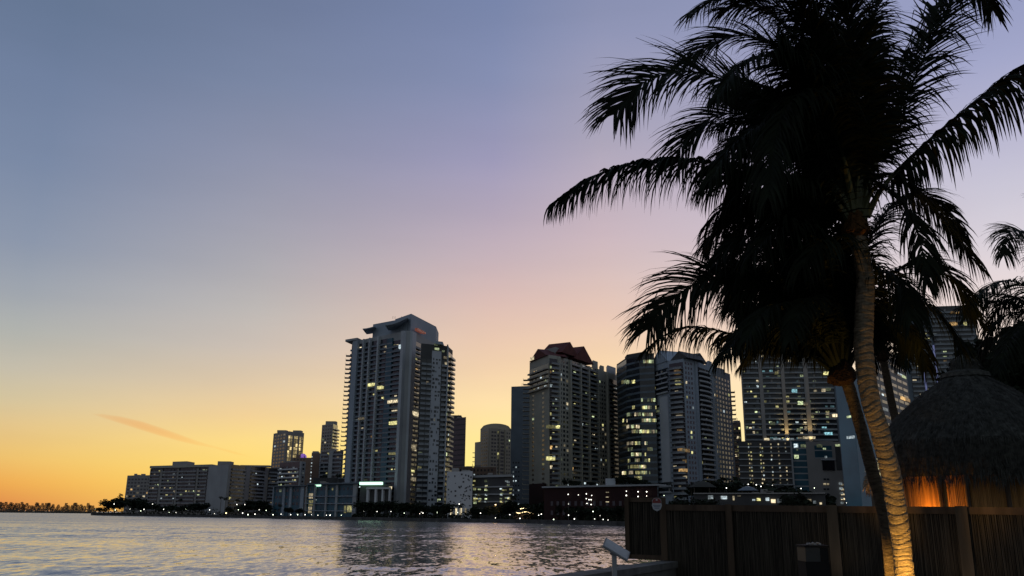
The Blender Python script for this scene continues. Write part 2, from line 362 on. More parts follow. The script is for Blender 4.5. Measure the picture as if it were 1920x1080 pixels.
# ------------------------------------------------------------------ buildings
unit_mesh = {}
def unit_box(mat):
    if mat not in unit_mesh:
        b = MB(); b.box(-.5, .5, -.5, .5, -.5, .5); unit_mesh[mat] = b.mesh('pane', M[mat])
    return unit_mesh[mat]
LITMIX = ['lw'] * 4 + ['ly'] * 3 + ['lg'] * 4 + ['lc'] * 3 + ['lo']
class Bld:
    def __init__(s, name, label, front, top, mat='concrete', depth=25, cat='apartment tower', seed=1, group=None, base=LANDZ, back=None):
        s.front = [Vector((x, y)) for x, y in front]
        bk = back or [tuple(Vector(p) * (1 + depth / Vector(p).length) + Vector((dx, 0))) for p, dx in ((front[-1], -.3), (front[0], .3))]
        s.poly = s.front + [Vector(p) for p in bk]
        cx = sum(p.x for p in s.poly) / len(s.poly); cy = sum(p.y for p in s.poly) / len(s.poly)
        s.z0, s.z1, s.mat = base, top, mat
        s.root = empty(name, (cx, cy, base), label, cat, group)
        s.rng = random.Random(seed); s.panes = []; s.balc = []
        b = MB(); b.prism([(p.x, p.y) for p in s.poly], base - 1, top)
        s.wall = b.build('wall', M[mat], s.root)
    def frame(s, e):
        a, b = s.poly[e], s.poly[(e + 1) % len(s.poly)]
        d = b - a; L = d.length; d = d / L; return a, d, Vector((d.y, -d.x)), L
    def fbox(s, mb, e, s0, s1, z0, z1, o0, o1, mi=0):
        a, d, n, L = s.frame(e)
        q = [a + d * s0 + n * o1, a + d * s1 + n * o1, a + d * s1 + n * o0, a + d * s0 + n * o0]
        mb.hexa([(p.x, p.y, z0) for p in q] + [(p.x, p.y, z1) for p in q], mi)
    def pier(s, e, spans, z0=None, z1=None, out=.5, mat=None, name='pier'):
        a, d, n, L = s.frame(e)
        for f0, f1 in spans:
            mb = MB(); s.fbox(mb, e, f0 * L, f1 * L, z0 or s.z0, z1 or s.z1 - .3, -.05, out); mb.build(name, M[mat or s.mat], s.root)
    def pane(s, e, s0, s1, z0, z1, mat, out=.08, lit=False):
        s.panes.append((e, s0, s1, z0, z1, mat, out, lit))
    def glaze(s, e, f0, f1, z0=None, z1=None, fh=3.1, mat='glass', band='rail', bandh=.9, out=.12):
        a, d, n, L = s.frame(e); z0 = z0 or s.z0; z1 = z1 or s.z1
        mb = MB(); s.fbox(mb, e, f0 * L, f1 * L, z0, z1 - .2, -.05, out)
        if band:
            z = z0
            while z + bandh < z1 - .3:
                s.fbox(mb, e, f0 * L, f1 * L, z, z + bandh, out, out + .06, 1); z += fh
        mb.build('glazing', [M[mat], M[band or mat]], s.root)
    def balconies(s, e, f0, f1, z0=None, z1=None, fh=3.1, out=1.5, railh=1.05, slab='slab', rail='rail', glaze=True, lit=.06, curve=0, litmats=None, nw=None):
        a, d, n, L = s.frame(e); z0 = z0 or s.z0 + 3; z1 = z1 or s.z1
        if glaze: s.glaze(e, f0, f1, z0, z1, fh, band=None)
        w = (f1 - f0) * L; nf = int((z1 - z0) / fh)
        mid = a + d * ((f0 + f1) * .5 * L)
        b = MB(); N = 6 if curve else 1
        for k in range(N):
            x0, x1 = -w / 2 + w * k / N, -w / 2 + w * (k + 1) / N
            def oo(x): return out + curve * (1 - (2 * x / w) ** 2)
            o0, o1 = oo(x0), oo(x1)
            def cell(zz0, zz1, i0, i1, mi): b.hexa([(x0, -o0, zz0), (x1, -o1, zz0), (x1, -i1, zz0), (x0, -i0, zz0), (x0, -o0, zz1), (x1, -o1, zz1), (x1, -i1, zz1), (x0, -i0, zz1)], mi)
            cell(0, .28, -.05, -.05, 0); cell(.28, .28 + railh, o0 - .08, o1 - .08, 1)
        me = b.mesh('balcony', [M[slab], M[rail]])
        rz = math.atan2(d.y, d.x)
        for k in range(nf):
            s.balc.append((me, (mid.x, mid.y, z0 + k * fh), rz))
            for dv in range(max(0, int(w / 6.5))):       # dividing walls and drawn curtains give each flat its own look
                if k % 1 == 0 and s.rng.random() < .5: x0 = f0 * L + w * (dv + s.rng.uniform(.1, .8)) / max(1, int(w / 6.5)); s.pane(e, x0, x0 + s.rng.uniform(.8, 2.0), z0 + k * fh + .3, z0 + k * fh + fh - .3, s.rng.choice(('rail', 'warmgrey', 'dark')), .2, False)
            nwin = nw or max(1, int(w / 3.2))
            for q in range(nwin):
                if s.rng.random() < lit * 1.35:
                    x0 = f0 * L + w * q / nwin + .3; s.pane(e, x0, x0 + w / nwin * s.rng.uniform(.45, .9), z0 + k * fh + .5, z0 + k * fh + s.rng.uniform(1.9, 2.6), s.rng.choice(litmats or LITMIX), .16, True)
    def windows(s, e, f0, f1, n, z0=None, z1=None, fh=3.1, wf=.5, wh=1.5, sill=.9, lit=.06, mat='glass', litmats=None, skip=0, jit=0):
        a, d, nn, L = s.frame(e); z0 = z0 or s.z0 + 2; z1 = z1 or s.z1; W = (f1 - f0) * L / n
        for k in range(int((z1 - z0) / fh)):
            for q in range(n):
                if s.rng.random() < skip: continue
                x = f0 * L + (q + .5) * W + s.rng.uniform(-jit, jit) * W; ww = W * wf * (1 + s.rng.uniform(-jit, jit))
                on = s.rng.random() < lit
                s.pane(e, x - ww / 2, x + ww / 2, z0 + k * fh + sill, z0 + k * fh + sill + wh, s.rng.choice(litmats or LITMIX) if on else mat, .07, on)
    def spot(s, e, px, py):
        """where the sight line through a picture point meets facade e: distance along it, height"""
        a, d, n, L = s.frame(e); r = ray(px, py); r2 = Vector((r.x, r.y))
        den = r2.x * d.y - r2.y * d.x; t = (a.x * d.y - a.y * d.x) / den
        p = r2 * t; return (p - a).dot(d), CAM.z + r.z * t
    def lit(s, e, items, mat='lw', out=.2):
        for px, py, w, h in items:
            s0, z = s.spot(e, px, py); s1, _ = s.spot(e, px + w, py); _, zb = s.spot(e, px, py + h)
            s.pane(e, s0, s1, zb, z, mat if isinstance(mat, str) else s.rng.choice(mat), out, True)
    def done(s):
        a, d, n, L = s.frame(0); rb = random.Random(len(s.panes) + 3); dep = (s.poly[-1] - s.poly[0]).length
        for k in range(rb.randrange(2, 6)):          # plant rooms, air units and masts on the roof
            c_ = s.poly[0].lerp(s.poly[len(s.front) - 1], rb.uniform(.15, .85)).lerp((s.poly[-1] + s.poly[-2]) / 2, rb.uniform(.25, .6)); w_, h_ = rb.uniform(.8, 2.6), rb.uniform(.8, 2.4); mb = MB()
            if rb.random() < .3: mb.tube([(c_.x, c_.y, s.z1 - .1), (c_.x, c_.y, s.z1 + h_ * 1.6)], .14, 5); mb.build('mast', M['metal'], s.root)
            else: mb.box(c_.x - w_, c_.x + w_, c_.y - w_ * .6, c_.y + w_ * .6, s.z1 - .1, s.z1 + h_); mb.build('roof_unit', M['warmgrey'], s.root)
        lit = [p for p in s.panes if p[7]]; dk = [p for p in s.panes if not p[7]]
        s.rng.shuffle(lit)
        mids = [q for q in dk]
        keep = lit[:100] + mids[-max(0, 100 - len(lit)):] if len(lit) < 100 else lit[:100]
        ks = set(map(id, keep)); rest = [p for p in s.panes if id(p) not in ks]
        ro = origin(s.root)
        for e, s0, s1, z0, z1, mat, out, on in keep:
            a, d, n, L = s.frame(e); c_ = a + d * ((s0 + s1) / 2) + n * (out / 2)
            o = bpy.data.objects.new('lit_window' if on else 'window', unit_box(mat)); col.objects.link(o); o.parent = s.root
            o.location = (c_.x - ro.x, c_.y - ro.y, (z0 + z1) / 2 - ro.z); o.rotation_euler = (0, 0, math.atan2(d.y, d.x)); o.scale = (s1 - s0, out + .06, z1 - z0)
        if rest:
            ms = sorted({p[5] for p in rest}); mb = MB()
            for e, s0, s1, z0, z1, mat, out, on in rest: s.fbox(mb, e, s0, s1, z0, z1, -.03, out, ms.index(mat))
            o = mb.build('window', [M[m] for m in ms], s.root); o['kind'] = 'stuff'
        far = s.balc[100:]
        for me, l, rz in s.balc[:100]:
            o = bpy.data.objects.new('balcony', me); col.objects.link(o); o.parent = s.root
            o.location = (l[0] - ro.x, l[1] - ro.y, l[2] - ro.z); o.rotation_euler = (0, 0, rz)
        if far:
            mb = MB()
            for me, l, rz in far:
                b0 = len(mb.v); cz, sz = math.cos(rz), math.sin(rz)
                mb.v += [(l[0] + v.co.x * cz - v.co.y * sz, l[1] + v.co.x * sz + v.co.y * cz, l[2] + v.co.z) for v in me.vertices]
                for p in me.polygons: mb.f.append(tuple(b0 + i for i in p.vertices)); mb.m.append(p.material_index)
            o = mb.build('balcony', list(far[0][0].materials), s.root); o['kind'] = 'stuff'
        return s
    def block(s, name, x0, x1, y0, y1, z0, z1, mat=None):
        mb = MB(); mb.box(x0, x1, y0, y1, z0, z1); return mb.build(name, M[mat or s.mat], s.root)
    def shape(s, name, poly, z0, z1, mat=None):
        mb = MB(); mb.prism(poly, z0, z1); return mb.build(name, M[mat or s.mat], s.root)
    def gable(s, e, f0, f1, z0, zp, back, mat, out=.6, name='roof'):
        a, d, n, L = s.frame(e); mb = MB()
        A = a + d * (f0 * L); B = a + d * (f1 * L); C = (A + B) / 2
        fr = [(A + n * out), (B + n * out), (C + n * out)]; bk = [p - n * back for p in (A, B, C)]
        zz = (z0, z0, zp)
        F = [(p.x, p.y, z) for p, z in zip(fr, zz)]; K = [(p.x, p.y, z) for p, z in zip(bk, zz)]
        mb.face(F); mb.face(K[::-1]); mb.face([F[0], F[2], K[2], K[0]]); mb.face([F[2], F[1], K[1], K[2]]); mb.face([F[1], F[0], K[0], K[1]])
        return mb.build(name, M[mat], s.root)

# --- left: three low apartment blocks
b = Bld('apartment_block', 'low dark apartment block at the water, lowest and outermost of the far bank', [P(238, 860), P(284, 845)], Z(260, 891, 850), 'warmgrey', 20, 'apartment block', 2)
b.windows(0, .03, .97, 7, fh=3.2, wf=.62, wh=1.5, lit=.05, litmats=['lw', 'lo']); b.done()
b = Bld('apartment_block', 'dark apartment block with overhanging roof slab and one square roof box', [P(281, 830), P(392, 790)], Z(330, 877, 810), 'warmgrey', 22, 'apartment block', 3)
b.pier(0, [(.0, .012), (.18, .22), (.47, .50), (.80, .83), (.985, 1)], out=.9)
for f0, f1 in ((.015, .18), (.22, .47), (.5, .8), (.83, .98)): b.balconies(0, f0, f1, fh=3.15, lit=.07, slab='beigeslab')
q = [P(278, 826), P(395, 786), (P(395, 786)[0], 815), (P(278, 826)[0], 850)]
b.shape('roof_slab', q, b.z1, b.z1 + 2.2, 'beige'); q2 = [P(320, 818), P(347, 808), (P(347, 808)[0], 828), (P(320, 818)[0], 838)]
b.shape('roof_box', q2, b.z1 + 2.2, Z(333, 865, 812)); b.done()
b = Bld('apartment_block', 'long apartment slab with a tall blank pale end wall', [P(390, 770), P(427, 740), P(500, 790), P(525, 800)], Z(420, 871, 745), 'warmgrey', 25, 'apartment block', 4)
b.pier(0, [(.0, 1)], out=.4, mat='concrete', name='end_wall')
b.windows(0, .52, .7, 1, z1=b.z1 - 3, wf=.9, fh=3.2, wh=1.2, lit=.0)
b.balconies(1, .06, .40, fh=3.1, lit=.07); b.balconies(1, .55, .93, fh=3.1, lit=.06); b.pier(1, [(0, .04), (.42, .53)], out=.9)
b.balconies(2, .1, .9, fh=3.1, lit=.06)
x, y = P(410, 762); b.block('roof_box', x - 3, x + 8, y + 2, y + 12, b.z1, Z(415, 865, 765)); x, y = P(445, 775); b.block('roof_parapet', x, x + 26, y + 5, y + 12, b.z1, b.z1 + 1.6); b.done()

# --- tower, sunset glow put into its panes as emission
b = Bld('apartment_tower', 'mid-height tower with glowing orange window grid on its right face', [P(506, 870), P(531, 840), P(564, 860)], Z(531, 809, 845), 'warmgrey', 18, seed=5)
b.windows(0, .08, .95, 4, fh=3.3, wf=.6, wh=1.7, lit=.08)
a_, d_, n_, L_ = b.frame(1)
zt = b.z1 - 4
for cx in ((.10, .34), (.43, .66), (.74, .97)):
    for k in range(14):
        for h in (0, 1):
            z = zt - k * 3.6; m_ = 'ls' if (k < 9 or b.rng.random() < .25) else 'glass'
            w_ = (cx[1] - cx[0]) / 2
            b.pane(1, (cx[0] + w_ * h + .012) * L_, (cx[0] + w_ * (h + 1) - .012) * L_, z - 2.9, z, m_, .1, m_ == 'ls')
x, y = P(520, 858); b.block('roof_box', x - 4, x + 5, y, y + 8, b.z1, b.z1 + 2.5); x, y = P(550, 860); b.block('roof_box', x - 4, x + 4, y, y + 8, b.z1, b.z1 + 2.6); b.done()

# --- banded low-rise, purple lit dome, brown block
b = Bld('apartment_block', 'stepped low-rise with bright white balcony bands left of the brown block', [P(522, 742), P(563, 720), P(571, 726)], Z(545, 866, 730), 'concrete', 22, 'apartment block', 6)
b.balconies(0, .02, .92, fh=3.4, out=1.8, lit=.2, rail='whitewall', railh=.9); b.windows(1, .1, .9, 1, fh=3.4, lit=.1); b.done()
b = Bld('office_block', 'dark brown block topped by a purple lit dome', [P(545, 800), P(581, 800)], Z(563, 858, 800), 'brown', 15, 'office block', 7)
p = at(569, 848, 806); mb = MB(); mb.ball((p.x, p.y, b.z1 - .3), 3.4, 14, 8, 0, 1.3); mb.build('dome', M['lp'], b.root, smooth=True)
x, y = P(551, 802); b.block('roof_box', x, x + 8, y + 2, y + 9, b.z1, b.z1 + 2.5); b.windows(0, .05, .7, 4, fh=3.3, lit=.08); b.done()
b = Bld('apartment_block', 'reddish brown block with a vertical string of lights down its left edge', [P(581, 740), P(599, 740)], Z(590, 850, 740), 'brown', 15, 'apartment block', 8)
for k in range(17): b.pane(0, .15, .95, 8 + k * 2.6, 9.1 + k * 2.6, 'lc', .3, True)
b.done()
b = Bld('apartment_tower', 'slim pale tower left of the tallest tower with balconies down its right side', [P(597, 845), P(618, 830), P(627, 850)], Z(612, 796, 840), 'warmgrey', 16, seed=9)
b.windows(0, .05, .95, 4, fh=3.1, wf=.55, wh=1.4, lit=.03); b.balconies(1, .0, 1, fh=3.1, out=2.2, lit=.12)
x, y = P(603, 842); b.block('crown_box', x, x + 10, y + 1, y + 9, b.z1, Z(612, 790, 845)); b.done()
b = Bld('apartment_block', 'grey banded block at the foot of the slim tower', [P(597, 735), P(641, 720)], Z(618, 846, 728), 'concrete', 22, 'apartment block', 10)
b.balconies(0, .05, .42, fh=3.3, lit=.08); b.balconies(0, .6, .98, fh=3.3, lit=.1); b.pier(0, [(.43, .59)], out=1.2); b.done()

def Pt(px, D, py=900): return P(px - 6, D, py)
# --- the tallest tower
D0 = 540
b = Bld('apartment_tower', 'tallest tower, dark blue grey with stepped roof and pale vertical piers', [Pt(651, 578), Pt(757, D0), Pt(764, D0), Pt(812, 580)], Z(757, 620, D0), 'concrete', 30, seed=11)
zr = b.z1
for f0, f1 in ((0, .055), (.15, .25), (.268, .36), (.382, .515), (.545, .67)): b.balconies(0, f0, f1, fh=3.05, z1=zr - 2.5, lit=.04, nw=2, out=1.2, slab='greyblue', rail='slate', railh=.8)
b.balconies(0, .775, .945, fh=3.05, z1=zr - 5, lit=.10, nw=3, out=1.6, slab='greyblue', rail='tealglass')
b.glaze(0, .672, .772, z1=zr - 3, fh=3.05, mat='tealglass', band='rail', bandh=.7, out=1.0)
b.pier(0, [(.058, .148)], out=1.9, mat='greyblue'); b.pier(0, [(.25, .266), (.362, .38), (.518, .542)], out=2.0, mat='pale'); b.pier(0, [(.948, .995)], out=2.4, mat='pale')
b.pier(2, [(.0, .15)], out=1.6, mat='pale')
b.balconies(2, .16, .42, fh=3.05, z1=zr - 5, lit=.12); b.windows(2, .45, 1, 4, fh=3.05, z1=zr - 3, lit=.04, wf=.6)
b.balconies(len(b.poly) - 1, .80, .99, fh=3.05, z0=20, z1=zr - 4, out=3.7, lit=0, glaze=False)
b.lit(2, [(772, 667, 10, 8)], 'ly'); b.lit(0, [(767 - 14, 648, 4, 7)], 'lc', 2.6); b.lit(2, [(778, 615, 11, 5), (785, 619, 9, 3)], 'lr', 1.8)  # the red panes stand for a reflection on the glass
b.lit(0, [(731, 752, 20, 5), (734, 791, 18, 6), (739, 770, 14, 2), (694, 720, 10, 5), (712, 725, 8, 5), (676, 784, 9, 4), (733, 849, 9, 4), (745, 851, 7, 3)], ['ly', 'lw'], 2.0)
b.lit(2, [(769, 771, 15, 6), (768, 895, 11, 7), (767, 834, 8, 6), (767, 881, 5, 4)], ['ly', 'lw'], 1.9)
# stepped top
b.shape('parapet', [Pt(654, 578, 630), Pt(676, 571, 630), (Pt(676, 571)[0], 590), (Pt(654, 578)[0], 600)], zr - .1, zr - .1 + 1.5)
b.shape('penthouse', [Pt(690, 569), Pt(757, 548), Pt(780, 566), (Pt(780, 566)[0], 592), (Pt(699, 566)[0], 596)], zr, Z(730, 600, 555), 'greyblue')
zp = Z(762, 588, 545)
top = b.shape('crown_block', [Pt(733, 562), Pt(764, 545), Pt(814, 584), (Pt(814, 584)[0], 606), (Pt(733, 562)[0], 600)], zr, zp, 'greyblue')
mb = MB()
for (x0, y0, x1, y1, D, th) in ((722, 608, 764, 594, 541, .7), (680, 616, 703, 611, 562, .6)):
    n = 8; pr = []
    for k in range(n + 1):
        f = k / n; xx = x0 + (x1 - x0) * f; yy = y0 + (y1 - y0) * (f ** 1.7); p = at(xx, yy, D); pr.append(p)
    for p, q in zip(pr, pr[1:]):
        mb.hexa([(p.x, p.y, p.z - th), (q.x, q.y, q.z - th), (q.x, q.y + 16, q.z - th), (p.x, p.y + 16, p.z - th), (p.x, p.y, p.z), (q.x, q.y, q.z), (q.x, q.y + 16, q.z), (p.x, p.y + 16, p.z)])
mb.build('canopy', M['greyblue'], b.root)
mb = MB()
for px in (737, 741, 753): p = at(px, 588, 560); mb.tube([(p.x, p.y, zp - .2), (p.x, p.y, zp + 1.6)], .12, 5)
mb.build('antenna', M['metal'], b.root)
b.done()
# --- second tower beside it with the perforated white strip
b = Bld('apartment_tower', 'tower with a white strip of scattered square windows beside the tallest tower', [Pt(786, 522), Pt(838, 530), Pt(848, 545)], Z(826, 647, 527), 'dark', 18, seed=12)
a_, d_, n_, L_ = b.frame(0); zr = b.z1
b.pier(0, [(.41, .76)], z1=zr - 4, out=.6, mat='pale', name='perforated_panel')
b.balconies(0, .02, .2, fh=3.05, z1=Z(800, 672, 522), lit=.05, slab='concrete'); b.balconies(0, .22, .40, fh=3.05, z1=Z(800, 672, 522), lit=.04, slab='concrete'); b.balconies(0, .775, .97, fh=3.05, z1=zr - 9, lit=.05, slab='slab')
z = 4.0
while z < zr - 7:
    for q in range(3):
        if b.rng.random() < .62:
            x0 = (.43 + .11 * q + b.rng.uniform(0, .03)) * L_; ww = b.rng.choice((.6, 1.1, 1.6))
            b.pane(0, x0, x0 + ww, z, z + b.rng.choice((1.0, 1.5)), 'lw' if b.rng.random() < .03 else 'glass', .64, False)
    z += 2.5
b.pier(0, [(.97, 1)], out=1.8, mat='pale'); b.balconies(1, .05, .98, fh=3.05, z1=zr - 3, out=2.2, lit=.14)
b.lit(0, [(814, 644, 6, 4), (815, 652, 8, 4), (832, 668, 6, 5), (834, 679, 6, 6), (829, 657, 4, 3)], ['lg', 'lw'], .7)
q = [Pt(814, 523), Pt(828, 525), (Pt(828, 525)[0], 540), (Pt(814, 523)[0], 540)]; b.shape('roof_block', q, zr, Z(818, 640, 524), 'greyblue')
x, y = Pt(836, 532); b.block('roof_vent', x, x + .8, y + 2, y + 2.8, zr, zr + 1.8); b.done()
# --- dark glass office behind
b = Bld('office_tower', 'dark glass tower with rows of lit dashes between the tall towers and the arched tower', [P(838, 705), P(871, 690)], Z(858, 783, 695), 'dark', 20, 'office tower', 13)
b.glaze(0, .02, .98, fh=4, mat='glass', band='dark'); b.windows(0, .05, .95, 7, fh=4, wf=.8, wh=1.3, sill=1.4, lit=.26, litmats=['lg', 'lw', 'lc'])
x, y = P(843, 703); b.block('roof_box', x, x + 8, y + 2, y + 10, b.z1, b.z1 + 3); b.done()
# --- arched tower
b = Bld('apartment_tower', 'sand coloured tower with a curved arched roof and lower left wing', [P(899, 760), P(915, 745), P(958, 760)], Z(915, 803, 748), 'sand', 20, seed=14)
b.windows(0, .1, .9, 3, fh=3.1, wf=.5, wh=1.3, lit=.0); b.windows(1, .10, .34, 2, fh=3.1, wf=.7, wh=1.5, lit=.0); b.windows(1, .5, .68, 1, fh=3.1, wf=.85, wh=1.8, lit=0); b.windows(1, .76, .96, 2, fh=3.1, wf=.45, wh=1.4, lit=.02); b.windows(1, .38, .44, 1, fh=3.1, wf=.9, wh=2.0, lit=.35, litmats=['ly'])
b.pier(1, [(.02, .08), (.455, .485), (.70, .74)], out=1.0)
a_, d_, n_, L_ = b.frame(1); mb = MB(); n = 10; A = b.poly[0]; B = b.poly[2]
for k in range(n):
    f0, f1 = k / n, (k + 1) / n; h0, h1 = [5.2 * math.sqrt(max(0, 1 - (2 * f - 1) ** 2)) for f in (f0, f1)]
    p, q = A.lerp(B, f0), A.lerp(B, f1)
    mb.hexa([(p.x, p.y - 2, b.z1), (q.x, q.y - 2, b.z1), (q.x, q.y + 18, b.z1), (p.x, p.y + 18, b.z1), (p.x, p.y - 2, b.z1 + h0 + .05), (q.x, q.y - 2, b.z1 + h1 + .05), (q.x, q.y + 18, b.z1 + h1 + .05), (p.x, p.y + 18, b.z1 + h0 + .05)])
mb.build('arched_roof', M['sand'], b.root)
b.shape('wing', [P(889, 768), P(899, 760), (P(899, 760)[0], 780), (P(889, 768)[0], 785)], LANDZ, Z(893, 829, 765), 'sand')
mb = MB(); x, y = P(887.5, 768)
for k in range(13): mb.box(x - 1.2, x + 2, y - .5, y + 4, 10 + k * 3.9, 10.35 + k * 3.9)
mb.build('wing_balcony_slabs', M['slab'], b.root); b.done()
# --- slate slab
b = Bld('office_tower', 'plain slate blue slab tower tucked behind the beige red-roofed tower', [P(957, 700), P(1012, 692)], Z(965, 725, 700), 'slate', 20, 'office tower', 15)
b.windows(0, .05, .33, 3, z1=50, fh=3.6, wf=.5, wh=1.2, lit=.35, litmats=['lc']); b.done()

# --- beige tower with red roofs
b = Bld('apartment_tower', 'broad beige tower with dark red gabled roofs and many balconies', [P(992, 572), P(1030, 542), P(1046, 546), P(1170, 628)], Z(1040, 667, 545), 'beige', 32, seed=16)
zr = b.z1
b.windows(0, .12, .28, 1, fh=3.0, wf=.6, wh=1.4, z1=zr - 20, lit=.03); b.windows(0, .62, .8, 1, fh=3.0, wf=.6, wh=1.4, z1=zr - 20, lit=.03)
b.balconies(0, .0, .98, fh=3.0, z0=zr - 21, z1=zr - 5, out=1.6, slab='beigeslab', rail='beigeslab', railh=.7, lit=.1)
b.balconies(1, .03, .97, fh=3.0, z1=zr - 2, out=2.4, slab='beigeslab', lit=.13, nw=3)
b.pier(2, [(.0, .02), (.155, .175), (.305, .32), (.43, .445), (.575, .59), (.73, .75), (.985, 1)], out=1.5, mat='beige')
b.windows(2, .02, .155, 3, fh=3.0, wf=.55, wh=1.6, lit=.07)
b.balconies(2, .18, .30, fh=3.0, slab='beigeslab', lit=.08); b.balconies(2, .325, .425, fh=3.0, slab='beigeslab', lit=.08); b.balconies(2, .45, .57, fh=3.0, slab='beigeslab', lit=.08)
b.windows(2, .6, .725, 3, fh=3.0, wf=.5, wh=1.5, lit=.14, z1=zr - 5); b.balconies(2, .755, .98, fh=3.0, z1=zr - 4, slab='beigeslab', lit=.05)
b.balconies(len(b.poly) - 1, .82, .99, fh=3.0, z0=14, z1=zr - 6, out=4.3, slab='beigeslab', lit=0, glaze=False)
b.lit(1, [(1024, 797, 13, 6), (1040, 798, 5, 5), (1024, 856, 6, 7), (1031, 857, 5, 6), (1024, 927, 4, 5), (1032, 927, 4, 4)], 'ly', 2.6)
b.gable(0, .05, .95, zr, Z(1007, 656, 560), 14, 'redroof', 1.0); b.lit(0, [(997, 671, 7, 6)], 'lw', 1.2)
b.shape('penthouse', [P(1014, 566), P(1042, 552), P(1075, 572), (P(1075, 572)[0], 592), (P(1014, 566)[0], 592)], zr, Z(1040, 652, 555), 'warmgrey')
b.gable(2, .05, .30, zr + 3.5, Z(1066, 641, 560), 16, 'redroof', .3)
b.gable(2, .22, .52, zr + 2, Z(1090, 647, 572), 16, 'redroof', .8)
a_, d_, n_, L_ = b.frame(2)
def on(e, f): a, d, n, L = b.frame(e); p = a + d * (f * L); return p
for f0, f1, zz in ((.52, .60, 5.5), (.64, .70, 3.8), (.76, .90, 5.5), (.93, .97, 3)):
    p, q = on(2, f0), on(2, f1); b.shape('roof_box', [(p.x, p.y + .5), (q.x, q.y + .5), (q.x, q.y + 9), (p.x, p.y + 9)], zr - .2, zr - .2 + zz, 'pale' if f0 == .76 else 'beige')
x, y = P(990.5, 573); b.shape('red_base', [P(992, 560), P(1019, 541.5), P(1024, 546), P(1000, 566)], LANDZ, Z(1005, 907, 552), 'red'); b.done()

# --- glass office with lit floors
b = Bld('office_tower', 'dark glass office tower with bright yellow-green lit floors', [P(1161, 592), P(1180, 566), P(1205, 553), P(1234, 548)], Z(1195, 668, 560), 'dark', 26, 'office tower', 17)
zr = b.z1; FH = 4.05
for e in (0, 1, 2): b.glaze(e, .0, 1.0, z0=4, z1=zr - 1, fh=FH, mat='glass', band='slate', bandh=1.3, out=.15)
rows = [(676, [(1206, 1226)], .9), (690, [(1204, 1212)], .5), (714, [(1166, 1192)], .9), (748, [(1186, 1230)], .35), (762, [(1204, 1222), (1186, 1192), (1226, 1231)], .8), (775, [(1176, 1182), (1190, 1224)], .75), (786, [(1168, 1177), (1204, 1222), (1223, 1231)], .75),
        (798, [(1169, 1203)], .55), (807, [(1185, 1223), (1224, 1232)], .95), (829, [(1176, 1189), (1191, 1201), (1209, 1215)], .9), (840, [(1178, 1188), (1214, 1224)], .95), (850, [(1184, 1203), (1206, 1212)], .75), (861, [(1178, 1183), (1191, 1200), (1208, 1219)], .9), (873, [(1178, 1212)], .85), (884, [(1167, 1176), (1179, 1190), (1192, 1214), (1217, 1224)], .8), (894, [(1190, 1224)], .6)]
for y0, segs, pr in rows:
    for x0, x1 in segs:
        x = x0
        while x < x1 - 1:
            w_ = min(b.rng.uniform(2, 5), x1 - x)
            e = 0 if x < 1180 else (1 if x < 1205 else 2)
            lim = (1180, 1205, 1233)[e]; w_ = min(w_, lim - x) if lim - x > .5 else w_
            if b.rng.random() < pr: b.lit(e, [(x, y0 - (1 if e else 0), w_ - .35, 6.2)], ['ly', 'ly', 'lg', 'lg', 'lw'], .24)
            x += w_
b.shape('roof_box', [P(1181, 570), P(1222, 556), (P(1222, 556)[0], 575), (P(1181, 570)[0], 580)], zr, Z(1200, 661, 562), 'dark'); b.done()

# --- grey-blue gabled tower
b = Bld('apartment_tower', 'grey blue gabled tower with curved balcony rows right of the lit glass office', [P(1222, 560), P(1262, 535), P(1291, 526), P(1309, 532), P(1380, 585)], Z(1290, 673, 528), 'greyblue', 30, seed=18)
zr = b.z1
b.windows(0, .33, .5, 1, fh=3.05, wf=.9, wh=1.5, z1=zr - 25, lit=.04); b.pier(0, [(.55, .92)], z0=zr - 75, z1=zr - 22, out=.5, mat='pale', name='blank_panel'); b.windows(0, .03, .25, 1, fh=3.05, wf=.8, wh=1.5, lit=.06)
b.balconies(0, .0, .98, fh=3.05, z0=zr - 20, z1=zr - 4, out=1.2, lit=.05, rail='slab', railh=.6)
for zz in (zr - 78, zr - 81.5): b.balconies(0, 0, .98, z0=zz, z1=zz + 3.1, fh=3.05, out=1.4, rail='slab', railh=.7)
b.balconies(1, .03, .95, fh=3.05, z1=zr - 2, out=1.8, curve=1.2, lit=.10, nw=3, litmats=['lw', 'ly', 'lw', 'lo'])
b.windows(2, .06, .95, 3, fh=3.05, wf=.5, wh=1.6, lit=.09)
b.balconies(3, .10, .42, fh=3.05, z1=zr - 3, out=1.2, curve=1.6, lit=.05, rail='slab', railh=.75); b.pier(3, [(.03, .08), (.44, .49)], out=.9, mat='greyblue'); b.windows(3, .55, .97, 5, fh=3.05, wf=.5, wh=1.6, lit=.05, z1=zr - 4); b.windows(3, .495, .54, 1, fh=3.05, wf=.8, lit=.15)
b.balconies(4, .02, .25, fh=3.05, z0=14, z1=zr - 8, out=2.6, lit=0, glaze=False)
b.lit(1, [(1268, 695, 8, 8), (1270, 715, 7, 7), (1272, 779, 8, 5), (1274, 806, 6, 5), (1275, 841, 6, 6), (1283, 842, 4, 5), (1277, 879, 6, 7), (1290, 842, 3, 6), (1286, 879, 3, 6)], ['lo', 'lw', 'ly'], 2.4)
b.gable(0, .12, .98, zr, Z(1247, 656, 545), 16, 'greyblue', .4); b.gable(1, .15, 1.3, zr, Z(1297, 659, 530), 18, 'dark', .3); b.gable(3, .0, .36, zr + 1, Z(1322, 664, 545), 16, 'dark', .4)
for f0, f1, zz in ((.40, .50, 4), (.55, .62, 2.4), (.66, .86, 2)):
    p, q = on(3, f0), on(3, f1); b.shape('roof_box', [(p.x, p.y + .5), (q.x, q.y + .5), (q.x, q.y + 9), (p.x, p.y + 9)], zr - .2, zr - .2 + zz, 'greyblue')
b.done()
